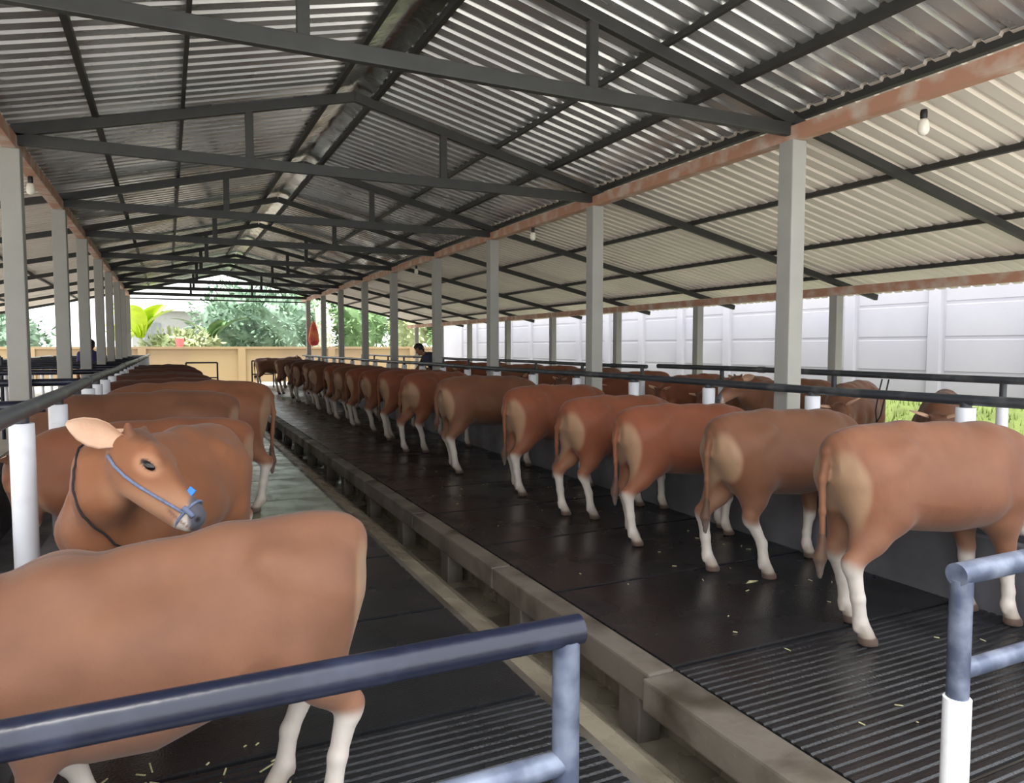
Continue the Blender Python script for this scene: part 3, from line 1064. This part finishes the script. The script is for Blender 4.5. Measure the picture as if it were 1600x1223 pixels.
V = {}
V['r1'] = cow_mesh('cow_body', .011, [(.13, .02), (-.02, .02), (.02, 0), (.06, .02)], tail='down')
V['r2'] = cow_mesh('cow_body', .012, [(-.03, .02), (.22, .03), (-.05, 0), (.04, 0)], tail='down')
V['a'] = cow_mesh('cow_body', .011, [(.02, 0), (.15, .02), (.0, 0), (-.12, .02)], head_pos=(.95, 0, .93), tail='far', belly=.10, patch=.7, slope=.11)
V['f1'] = cow_mesh('cow_body', .014, [(.06, .0), (-.06, 0), (.05, .0), (-.05, 0)], tail='down')
V['f2'] = cow_mesh('cow_body', .014, [(-.05, .02), (.10, 0), (-.08, 0), (.05, 0)], head_pos=(.78, .08, .91), head_dir=(.12, .22, -.95), tail='side')
V['f3'] = cow_mesh('cow_body', .014, [(.10, .0), (.02, 0), (.0, .0), (.10, 0)], head_pos=(.77, -.10, .93), head_dir=(.14, -.22, -.95), tail='back')
V['l1'] = cow_mesh('cow_body', .014, [(.05, .0), (-.04, 0), (-.17, .0), (-.13, 0)], head_pos=(.70, 0, .95), tail='far')
V['up'] = cow_mesh('cow_body', .014, [(.0, .0), (.06, 0), (.05, .0), (-.03, 0)], head_pos=(.92, .05, 1.16), head_dir=(.88, .1, -.46), head_up=(.46, 0, .88), tail='down')

T_STD = (.72, .70, .70)
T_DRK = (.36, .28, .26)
T_MID = (.54, .52, .50)
T_RED = (.70, .50, .43)
T_ORG = (.92, .86, .76)
T_TAN = (.70, .75, .80)
GR = 'cattle feeding along the right trough'
rl = [('r1', 3.26, 2.76, -10, 1.0, T_STD, 'light reddish tan cow'), ('r2', 3.36, 3.82, -2, .98, T_MID, 'greyish brown cow'), ('f1', 3.30, 4.85, -4, .955, T_RED, 'deep red brown cow'),
      ('f2', 3.30, 5.75, 4, .965, T_RED, 'red brown cow'), ('f1', 3.30, 6.98, 8, 1.0, T_RED, 'red brown cow'), ('f3', 3.10, 8.55, 6, 1.04, T_MID, 'brown cow'),
      ('f2', 3.20, 10.35, 22, 1.03, T_RED, 'red brown cow'), ('f1', 3.30, 12.1, 0, 1.02, T_RED, 'dark red cow'), ('f3', 3.28, 13.3, 6, 1.0, T_RED, 'dark red cow'),
      ('f1', 3.25, 14.4, -6, 1.0, T_RED, 'dark red cow'), ('f2', 3.25, 15.6, 8, 1.0, T_MID, 'dark brown cow'), ('f1', 3.3, 16.9, -8, 1.0, T_RED, 'dark red cow'),
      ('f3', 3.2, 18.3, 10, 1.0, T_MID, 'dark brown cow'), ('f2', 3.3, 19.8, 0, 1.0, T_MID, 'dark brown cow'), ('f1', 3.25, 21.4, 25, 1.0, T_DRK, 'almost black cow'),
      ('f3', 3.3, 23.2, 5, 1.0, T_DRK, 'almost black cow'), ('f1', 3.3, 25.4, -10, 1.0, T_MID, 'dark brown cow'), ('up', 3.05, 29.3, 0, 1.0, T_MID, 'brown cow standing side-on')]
for i, (v, x, y, a, s, t, look) in enumerate(rl):
    extra = ' at the far end' if i == len(rl) - 1 else ''
    cow(V[v], (x, y), a, s, t, f'{look}{extra}, {ORD[i]} from the camera in the right row', GR)

GL = 'cattle along the left trough'
cow(V['a'], (.56, 2.47), 181, .895, T_TAN, 'large tan cow in the left foreground behind the dark blue pipe barrier', GL)
ll = [('l1', .46, 5.15, 183, .965, (.74, .64, .58), 'tan brown cow right behind the cow that looks back'), ('l1', .46, 6.25, 182, 1.065, T_MID, 'brown cow second behind the one looking back on the left'), ('r2', .86, 7.45, 176, 1.08, (.78, .70, .64), 'tan cow standing back from left trough, tail and legs showing'),
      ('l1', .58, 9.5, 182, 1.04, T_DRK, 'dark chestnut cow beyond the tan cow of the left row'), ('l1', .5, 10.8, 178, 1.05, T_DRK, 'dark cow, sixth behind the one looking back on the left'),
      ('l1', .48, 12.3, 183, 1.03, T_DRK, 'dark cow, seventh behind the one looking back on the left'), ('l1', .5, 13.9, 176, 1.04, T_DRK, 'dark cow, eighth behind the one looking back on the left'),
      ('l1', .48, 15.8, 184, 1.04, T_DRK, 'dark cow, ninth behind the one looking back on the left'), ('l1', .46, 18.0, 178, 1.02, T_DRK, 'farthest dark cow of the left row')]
for v, x, y, a, s, t, look in ll:
    cow(V[v], (x, y), a, s, t, look, GL)

# the cow looking back: stands obliquely, head turned round towards the camera's right
BD = math.atan2(-.87, -.50)
BS = .99
BO = np.array([-.02, 4.12])


def to_b(p):
    d = np.array(p, float)
    q = d[:2] - BO
    c_, s_ = math.cos(-BD), math.sin(-BD)
    return np.array([c_ * q[0] - s_ * q[1], s_ * q[0] + c_ * q[1], d[2]]) / BS


def dir_b(d):
    c_, s_ = math.cos(-BD), math.sin(-BD)
    return np.array([c_ * d[0] - s_ * d[1], s_ * d[0] + c_ * d[1], d[2]])


poll = (-.165, 3.38, 1.178)
hdir = (.245, -.16, -.215)
V['b'] = cow_mesh('cow_body', .010, [(.0, .0), (.06, 0), (.0, .0), (.03, 0)], head_pos=to_b(poll), head_dir=dir_b(hdir), head_up=dir_b((.62, -.10, .75)),
                  neck=[([to_b((-.20, 3.72, .98)), to_b((-.25, 3.52, 1.08)), to_b((-.14, 3.42, 1.17))], [.14, .115, .085]),
                        ([to_b((-.26, 3.60, .82)), to_b((-.26, 3.46, .98)), to_b((-.10, 3.42, 1.09))], [.13, .105, .075])], tail='down')
cb = cow(V['b'], (-.02 - .6 * BS * math.cos(BD), 4.12 - .6 * BS * math.sin(BD)), math.degrees(BD), BS, T_ORG,
         'orange tan cow looking back over its shoulder, grey-blue halter and blue nose tag', GL,
         ear_dirs=[V['b']['R'] @ dir_b((-.55, .75, .25)), V['b']['R'] @ dir_b((-.86, .10, .33))],
         ear_face=[V['b']['R'] @ dir_b((.1, -.6, .6)), V['b']['R'] @ dir_b((.30, -.85, -.25))], ear_scale=1.12)
c = V['b']


def head_side(x, z, s, off=.004):
    st = np.array(HEAD)
    zc, hh, hw = (float(np.interp(x, st[:, 0], st[:, q])) for q in (1, 2, 3))
    t = min(1, abs(z - zc) / hh)
    return head_point(c, (x, s * (hw * max(.12, (1 - t ** 2.5)) ** (1 / 2.5) + off), z))


hal = MB()
hal.tube([head_side(x, z, -1, .006) for x, z in ((-.01, -.05), (.05, -.062), (.11, -.066), (.17, -.066), (.23, -.062), (.29, -.056), (.34, -.050), (.385, -.045))], .0065, 8)
ring = []
for k in range(18):
    a = 2 * PI * k / 18
    ring.append(head_point(c, (.385, .064 * math.cos(a), -.052 + .069 * math.sin(a))))
hal.tube(ring, .006, 8, closed=True)
hal.tube([head_side(x, z, -1, .008) for x, z in ((.37, -.028), (.40, -.030), (.425, -.034))], .011, 8)
obj('halter', hal.mesh('halter', M['rope_blue'], smooth=True), cb)
tg = MB().box((-.016, -.005, -.016), (.016, .005, .016))
o = obj('nose_tag', tg.mesh('nose_tag', M['tag'], bevel=.003), cb)
o.matrix_local = Matrix.Translation(head_point(c, (.335, -.012, .027))) @ Matrix([c['R'][0], c['R'][1], c['R'][2]]).transposed().to_4x4()
tag(o, 'small blue tag on the nose')
rp = []
nc_ = to_b((-.26, 3.53, .96))
ax = dir_b((.85, -.50, .28))
ax /= np.linalg.norm(ax)
u = np.cross(ax, [0, 0, 1.0])
u /= np.linalg.norm(u)
w_ = np.cross(ax, u)
for k in range(40):
    a = 2 * PI * k / 40
    dd = u * math.cos(a) + w_ * math.sin(a)
    r_ = .06
    fld = c['F']
    while r_ < .40:
        q = ((nc_ + dd * r_ - fld.lo) / fld.h).round().astype(int)
        if fld.F[tuple(np.clip(q, 0, np.array(fld.F.shape) - 1))] > 0.004:
            break
        r_ += .003
    rp.append(Vector(nc_ + dd * r_))
obj('neck_rope', MB().tube(rp, .005, 8, closed=True).mesh('neck_rope', M['rope_dark'], smooth=True), cb)

# cattle in the far pens on the right and on the left
GF = 'cattle in the far pens by the white wall'
fr = [('f1', 8.0, 5.25, 210, .96, T_MID, 'grey brown cow'), ('f2', 8.15, 6.4, 203, 1.0, T_STD, 'pinkish tan cow'), ('up', 8.3, 7.15, 172, .98, T_MID, 'brown raised-head cow'),
      ('f2', 8.4, 8.35, 180, .98, T_STD, 'tan cow'), ('f1', 8.4, 9.4, 185, .98, T_RED, 'red brown cow'), ('f3', 8.4, 10.9, 178, .98, T_RED, 'red brown cow'), ('f1', 8.4, 12.5, 182, 1.0, T_MID, 'brown cow'),
      ('f2', 8.4, 14.2, 180, 1.0, T_RED, 'red brown cow'), ('f1', 8.4, 15.8, 178, 1.0, T_STD, 'tan cow'), ('f3', 8.4, 18, 180, 1.0, T_RED, 'red cow'), ('f1', 8.4, 20.5, 180, 1.0, T_RED, 'red cow')]
for i, (v, x, y, a, s, t, look) in enumerate(fr):
    cow(V[v], (x, y), a, s, t, f'{look}, {ORD[i]} from the camera in the pens by the white wall', GF)
GQ = 'cattle in the far pens of the left lean-to'
for i, (v, x, y, a, t) in enumerate((('f1', -5.0, 9.2, 8, T_MID), ('f2', -5.1, 11.6, 2, T_MID), ('f1', -5.0, 13.2, 0, T_STD), ('f3', -5.0, 15.2, 4, T_MID))):
    cow(V[v], (x, y), a, 1.0, t, f'{ORD[i]} brown cow in the far pens left of the grey posts', GQ)

# ------------------------------------------------------------------ people
def person(loc, rot, joints, radii, edges, name, label, shirt_m, head_c, face_dir):
    t = tag(empty(name, loc, rot), label, 'person', 'farm workers')
    F = Field((-.75, -.6, -.02), (.95, .6, 1.9), .018)
    for a, b in edges:
        F.cone(joints[a], joints[b], radii[a], radii[b], .03)
    hc = np.array(head_c)
    fd = np.array(face_dir, float)
    fd /= np.linalg.norm(fd)
    Rh = frame(fd, (0, 0, 1) if abs(fd[2]) < .9 else (1, 0, 0))
    F.cone(hc - Rh[2] * .02, hc + Rh[2] * .045, .078, .088, .02)
    F.cone(hc + Rh[0] * .035 - Rh[2] * .075, hc + Rh[0] * .05 - Rh[2] * .085, .045, .035, .04)
    F.cone(hc + Rh[0] * .085 + Rh[2] * .0, hc + Rh[0] * .10 - Rh[2] * .03, .012, .016, .015)
    for s in (1, -1):
        F.cone(hc + Rh[1] * s * .085, hc + Rh[1] * s * .09 - Rh[2] * .03, .016, .014, .01)
        # fingers and thumb
        wn, el = ('hl', 'el') if s > 0 else ('hr', 'er')
        hd = np.array(joints[wn]) - np.array(joints[el])
        hd /= np.linalg.norm(hd)
        Rr = frame(hd, (0, .2, 1))
        base = np.array(joints[wn])
        for k in range(4):
            p0 = base + Rr[0] * .035 + Rr[1] * (.028 - k * .019)
            F.cone(p0, p0 + Rr[0] * (.055 - .006 * abs(k - 1)) - Rr[2] * .02, .011, .009, .008)
        F.cone(base + Rr[1] * s * -.03, base + Rr[1] * s * -.055 + Rr[0] * .045, .012, .010, .01)
    Vv, Qq = surf_nets(F.F, F.lo, F.h)
    me = bpy.data.meshes.new('body')
    me.from_pydata(Vv.tolist(), [], Qq.tolist())
    for m in (M['skin'], shirt_m, M['trouser']):
        me.materials.append(m)
    sh = [np.array(joints[k]) for k in ('neck', 'chest', 'pelvis', 'sl', 'sr')]
    for p in me.polygons:
        p.use_smooth = True
        cc = np.array(p.center)
        best, bn = 9, None
        for a, b in edges:
            A, B = np.array(joints[a]), np.array(joints[b])
            d = B - A
            tt = np.clip((cc - A) @ d / (d @ d), 0, 1)
            q = np.linalg.norm(cc - A - tt * d) - (radii[a] * (1 - tt) + radii[b] * tt)
            if q < best:
                best, bn = q, (a, b, tt)
        if np.linalg.norm(cc - hc) < .14:
            p.material_index = 0
        elif bn[0] in ('pelvis', 'kl', 'kr', 'pl', 'pr'):
            p.material_index = 2
        elif bn[0] in ('chest', 'waist') or (bn[0] in ('sl', 'sr') and bn[2] < .6):
            p.material_index = 1
    obj('body', me, t)
    h = MB()
    hb = Field(hc - .2, hc + .2, .012)
    hb.cone(hc + Rh[2] * .045 - Rh[0] * .012, hc + Rh[2] * .05 - Rh[0] * .02, .098, .098, 0)
    hb.cone(hc - Rh[0] * .045 - Rh[2] * .03, hc - Rh[0] * .035 + Rh[2] * .03, .062, .085, .02)
    hb.cone(hc + Rh[2] * .10 + Rh[0] * .05, hc + Rh[2] * .11, .04, .05, .02)
    Vv, Qq = surf_nets(hb.F, hb.lo, hb.h)
    me = bpy.data.meshes.new('hair')
    qq = (Vv - hc) @ Rh.T
    keep = ~((qq[:, 0] > .035) & (qq[:, 2] < .065))
    Qq = [q for q in Qq.tolist() if all(keep[i] for i in q)]
    me.from_pydata(Vv.tolist(), [], Qq)
    me.materials.append(M['hair'])
    for p in me.polygons:
        p.use_smooth = True
    obj('hair', me, t)
    for s in (1, -1):
        pass
    return t


# bending worker in the feed alley: local +x is where he leans
J = dict(pelvis=(0, 0, .95), pl=(0, .09, .92), pr=(0, -.09, .92), waist=(.10, 0, 1.12), chest=(.30, 0, 1.33), neck=(.42, 0, 1.44),
         sl=(.36, .18, 1.36), sr=(.36, -.18, 1.36), el=(.50, .24, 1.12), er=(.50, -.24, 1.12), hl=(.66, .15, .98), hr=(.66, -.15, .98),
         kl=(.05, .11, .50), kr=(-.06, -.11, .50), al=(-.03, .11, .09), ar=(-.12, -.11, .09), tl=(.12, .12, .04), tr=(.03, -.12, .04))
RD = dict(pelvis=.13, pl=.10, pr=.10, waist=.13, chest=.15, neck=.06, sl=.075, sr=.075, el=.045, er=.045, hl=.034, hr=.034, kl=.062, kr=.062, al=.045, ar=.045, tl=.035, tr=.035)
ED = [('pelvis', 'waist'), ('waist', 'chest'), ('chest', 'neck'), ('chest', 'sl'), ('chest', 'sr'), ('sl', 'el'), ('sr', 'er'), ('el', 'hl'), ('er', 'hr'),
      ('pelvis', 'pl'), ('pelvis', 'pr'), ('pl', 'kl'), ('pr', 'kr'), ('kl', 'al'), ('kr', 'ar'), ('al', 'tl'), ('ar', 'tr')]
person((5.60, 15.4, 0), math.radians(172), J, RD, ED, 'person', 'person in a dark navy shirt bending over the right feed trough beside a grey post', M['shirt'], (.52, 0, 1.53), (.85, .1, -.5))
J2 = dict(J)
J2.update(waist=(.02, 0, 1.15), chest=(.04, 0, 1.36), neck=(.03, 0, 1.50), sl=(.03, .20, 1.42), sr=(.03, -.20, 1.42), el=(.05, .27, 1.14), er=(.05, -.27, 1.14), hl=(.16, .26, .90), hr=(.16, -.26, .90), kl=(.03, .11, .50), kr=(.0, -.11, .50))
person((-1.62, 19.4, 0), math.radians(100), J2, RD, ED, 'person', 'person in an indigo shirt half hidden behind the left grey posts', M['shirt2'], (.05, 0, 1.63), (1, 0, -.15))

# ------------------------------------------------------------------ small things
o = obj('rope', MB().tube([(-.66, 4.03, .42), (-.56, 4.02, .43), (-.54, 4.12, .42), (-.60, 4.18, .43), (-.67, 4.12, .42), (-.65, 4.03, .44), (-.52, 4.0, .40), (-.45, 3.98, .30), (-.42, 3.97, .12), (-.40, 3.95, .012)], .009, 8).mesh('rope', M['rope_navy'], smooth=True))
tag(o, 'navy rope tied round the foot of the nearest left white post', 'rope')
o = obj('rope', MB().tube([(7.0, 5.25, 1.25), (6.97, 5.27, 1.05), (6.95, 5.30, .85), (6.97, 5.36, .78), (7.0, 5.40, .9), (6.99, 5.36, 1.1), (7.0, 5.33, 1.25)], .008, 8).mesh('rope', M['rope_dark'], smooth=True))
tag(o, 'dark rope hanging from the far pen rail by the white wall', 'rope')
mb = MB()
for k in range(150):
    if k < 90:
        x, y = random.uniform(-.45, .45), random.uniform(1.75, 3.0)
    else:
        x, y = random.uniform(2.4, 4.3), random.uniform(1.8, 9)
    a = random.uniform(0, PI)
    l = random.uniform(.006, .035) if k < 90 else random.uniform(.004, .02)
    dx, dy = math.cos(a) * l, math.sin(a) * l
    mb.bar((x - dx, y - dy, .004), (x + dx, y + dy, .006), .006, .003)
tag(obj('fodder_litter', mb.mesh('fodder_litter', M['straw'])), 'scattered straw and grass scraps on the black mats', 'litter', kind='stuff')
lv = MB().add([(0, 0, .003), (.06, .022, .012), (.13, .0, .004), (.06, -.018, .006)], [(0, 1, 2), (0, 2, 3)])
o = obj('leaf', lv.mesh('leaf', M['straw']), loc=(3.48, 3.63, 0), rotz=.1)
tag(o, 'pale dry leaf lying on the black mat near the second right cow', 'leaf')

# hanging sack on the last right post, red bucket on the end wall
t = tag(empty('sack', (XR + .14, 29.1, 0)), 'orange and red sack hanging on the farthest right post', 'sack')
obj('bag', MB().lathe([(.02, 2.62), (.06, 2.56), (.14, 2.3), (.19, 2.05), (.21, 1.82), (.16, 1.68), (.05, 1.64)], seg=18).mesh('bag', M['sack'], smooth=True), t)
obj('strap', MB().tube([(0, 0, 2.60), (-.03, .12, 2.8), (-.07, .30, 2.95)], .012, 8).mesh('strap', M['rope_dark'], smooth=True), t)
t = tag(empty('bucket', (.48, 34.72, 1.6)), 'faded red bucket standing on the end wall', 'bucket')
obj('body', MB().lathe([(.14, 0), (.19, .34), (.2, .36), (.185, .36), (.135, .02)], seg=20).mesh('body', M['pink'], smooth='auto'), t)
obj('handle', MB().tube([(.19 * math.cos(a), 0, .34 + .16 * math.sin(a)) for a in [PI * k / 10 for k in range(11)]], .01, 6).mesh('handle', M['socket'], smooth=True), t)

# ------------------------------------------------------------------ garden beyond the end wall
def leafy(center, rad, n, size, sq=(1, 1, 1), seed=0, droop=.0):
    rn = random.Random(seed)
    mb = MB()
    core = MB().ball((0, 0, 0), 1, 24, 16)
    vs = []
    for p in core.v:
        p = Vector(p)
        lump = .80 * (1 + .22 * math.sin(5 * p.x + 3 * p.z + seed) * math.cos(4 * p.y + seed) + .10 * math.sin(11 * p.x + seed) * math.sin(9 * p.z + 2 * p.y))
        vs.append(Vector((p.x * rad * sq[0], p.y * rad * sq[1], p.z * rad * sq[2])) * lump + Vector(center))
    mb.add(vs, core.f)
    for _ in range(n):
        while True:
            p = Vector((rn.uniform(-1, 1), rn.uniform(-1, 1), rn.uniform(-1, 1)))
            if .25 < p.length < 1:
                break
        p = p.normalized() * (p.length ** .5)
        lump = 1 + .25 * math.sin(5 * p.x + 3 * p.z + seed) * math.cos(4 * p.y + seed)
        q = Vector((p.x * rad * sq[0], p.y * rad * sq[1], p.z * rad * sq[2])) * lump + Vector(center)
        s = size * rn.uniform(.6, 1.4)
        d = (p + Vector((rn.uniform(-.8, .8), rn.uniform(-.8, .8), rn.uniform(-.8, .8) - droop))).normalized()
        sd = d.cross(Vector((rn.uniform(-1, 1), rn.uniform(-1, 1), 1))).normalized()
        nn = d.cross(sd) * (.12 * s)
        mb.add([q, q + d * s * .5 + sd * s * .22 + nn, q + d * s, q + d * s * .5 - sd * s * .22 + nn], [(0, 1, 2), (0, 2, 3)])
    return mb


def tree(x, y, h, rad, lm, label, seed, sq=(1, 1, .9), n=900, size=.32, lean=0, name='tree'):
    t = tag(empty(name, (x, y, 0)), label, 'tree', 'trees beyond the end wall')
    hz = h - rad * sq[2]
    tr = MB()
    tr.tube([(0, 0, -.1), (lean * .3, 0, hz * .4), (lean, 0, hz)], [.16, .12, .07], 10)
    for k in range(5):
        a = k * 1.3 + seed
        tr.tube([(lean * .8, 0, hz * .75), (lean + .5 * rad * math.cos(a), .5 * rad * math.sin(a), hz + rad * .3)], [.05, .02], 6)
    obj('trunk', tr.mesh('trunk', M['bark'], smooth='auto'), t)
    obj('crown', leafy((lean, 0, hz), rad, n, size, sq, seed).mesh('crown', lm), t)


def banana(x, y, h, lm, label, seed, n=8, name='banana_plant'):
    t = tag(empty(name, (x, y, 0)), label, 'plant', 'plants beyond the end wall')
    rn = random.Random(seed)
    obj('stem', MB().tube([(0, 0, 0), (.03, 0, h * .45), (0, .02, h * .6)], [.12, .10, .06], 12).mesh('stem', M['leaf_olive'], smooth=True), t)
    for k in range(n):
        a = k * 2.4 + rn.uniform(-.3, .3)
        l = h * rn.uniform(.5, .75)
        el = rn.uniform(1.0, 1.45)
        vs, fs = [], []
        m = 9
        for i in range(m):
            u_ = i / (m - 1)
            r_ = l * u_ * math.cos(el * (1 - .35 * u_))
            z = h * .55 + l * u_ * math.sin(el) - l * .35 * u_ ** 2.4
            w = l * .17 * math.sin(PI * min(1, .08 + u_ * .95)) ** .7 + .01
            cx, cy = r_ * math.cos(a), r_ * math.sin(a)
            sx, sy = -math.sin(a) * w, math.cos(a) * w
            vs += [(cx + sx, cy + sy, z + w * .25), (cx, cy, z), (cx - sx, cy - sy, z + w * .25)]
        for i in range(m - 1):
            for j in range(2):
                fs.append((i * 3 + j, i * 3 + j + 1, (i + 1) * 3 + j + 1, (i + 1) * 3 + j))
        obj('leaf', MB().add(vs, fs).mesh('leaf', lm, smooth=True), t)


banana(-1.1, 36.6, 3.6, M['leaf_lime'], 'bright lime banana plant beside the last left post', 3, 9)
banana(-1.9, 37.6, 2.7, M['leaf_lime'], 'shorter lime banana plant at the left of the garden view', 5, 7)
banana(1.9, 37.5, 3.2, M['leaf_mid'], 'narrow green banana plant in the middle of the garden view', 8, 6)
tree(3.6, 39.5, 4.8, 2.2, M['leaf_blue'], 'wide blue-green tree filling the middle of the garden view', 11, (1.1, .8, .85), 1500)
tree(5.4, 38.4, 4.4, 1.9, M['leaf_blue'], 'rounded blue-green tree right of the widest one', 12, (1, .8, .9), 1200)
tree(7.0, 40.5, 4.6, 1.7, M['leaf_mid'], 'mid green tree before the pale one', 13, (1, .8, 1), 900)
tree(7.15, 37.8, 3.9, .8, M['leaf_pale'], 'slim pale silvery tree just left of the last right post', 14, (.75, .8, 2.0), 700, .22)
tree(9.6, 39.5, 4.8, 1.7, M['leaf_mid'], 'green tree right of the hanging sack', 15, (1, .8, 1.1), 900)
tree(12.6, 40.5, 4.4, 1.7, M['leaf_olive'], 'olive green tree with bare lower branches', 16, (1, .8, .9), 800, lean=.4)
tree(15.5, 39.0, 4.3, 1.7, M['leaf_mid'], 'green tree seen between the fourth and fifth right posts', 17, (1, .8, .9), 900, lean=-.4)
tree(18.2, 37.5, 3.4, 1.6, M['leaf_lime'], 'yellow-green bush near the bending person', 18, (1.1, .8, .9), 900, name='bush')
tree(21.5, 38.5, 3.8, 1.7, M['leaf_lime'], 'bright green bush at the right end of the garden', 19, (1.2, .8, .9), 900, name='bush')
tree(.6, 36.6, 2.3, 1.0, M['leaf_olive'], 'low drooping olive bush behind the red bucket', 20, (1.6, .8, .8), 800, .3, name='bush')
tree(-6.5, 37.0, 3.3, 1.6, M['leaf_blue'], 'grey-green bush seen between the first two left posts', 21, (1.2, .8, .9), 900, name='bush')
tree(-10.5, 36.6, 3.2, 1.6, M['leaf_mid'], 'green bush at the left end of the garden', 22, (1.2, .8, .9), 900, name='bush')
t = tag(empty('house', (.5, 44, 0)), 'pale house with a grey roof far behind the garden', 'house')
obj('wall', MB().box((-2.2, 0, 0), (2.6, 5, 3.6)).mesh('wall', M['house']), t)
obj('roof', MB().add([(-2.6, -.4, 3.55), (3.0, -.4, 3.55), (3.0, 5.4, 3.55), (-2.6, 5.4, 3.55), (-2.6, 2.5, 5.2), (3.0, 2.5, 5.2)], [(0, 1, 5, 4), (2, 3, 4, 5), (0, 4, 3), (1, 2, 5), (0, 3, 2, 1)]).mesh('roof', M['roof']), t)
for xx in (-1.2, 1.0):
    obj('window', MB().box((xx - .4, -.04, 1.7), (xx + .4, .06, 2.9)).mesh('window', M['window']), t)

# ------------------------------------------------------------------ light: bright hazy daylight
w = bpy.data.worlds.new('World')
SC.world = w
w.use_nodes = True
bg = w.node_tree.nodes['Background']
bg.inputs['Color'].default_value = (.93, .96, 1.0, 1)
bg.inputs['Strength'].default_value = 1.0
sun = bpy.data.lights.new('sun', 'SUN')
sun.energy = 2.8
sun.angle = math.radians(12)
sun.color = (1, .97, .9)
so = bpy.data.objects.new('sun', sun)
COL.objects.link(so)
so.rotation_euler = (math.radians(9), math.radians(-7), 0)

# ------------------------------------------------------------------ camera
cd = bpy.data.cameras.new('camera')
cd.sensor_width = 36
cd.lens = 1125.8 / 1600 * 36
cd.clip_end = 200
co = bpy.data.objects.new('camera', cd)
COL.objects.link(co)
co.location = (0, 0, CAM_H)
co.rotation_euler = (PI / 2 - .062, 0, -.445)
SC.camera = co

SC.view_settings.view_transform = 'Standard'
SC.view_settings.look = 'None'
SC.view_settings.gamma = 1
SC.view_settings.exposure = 1.9
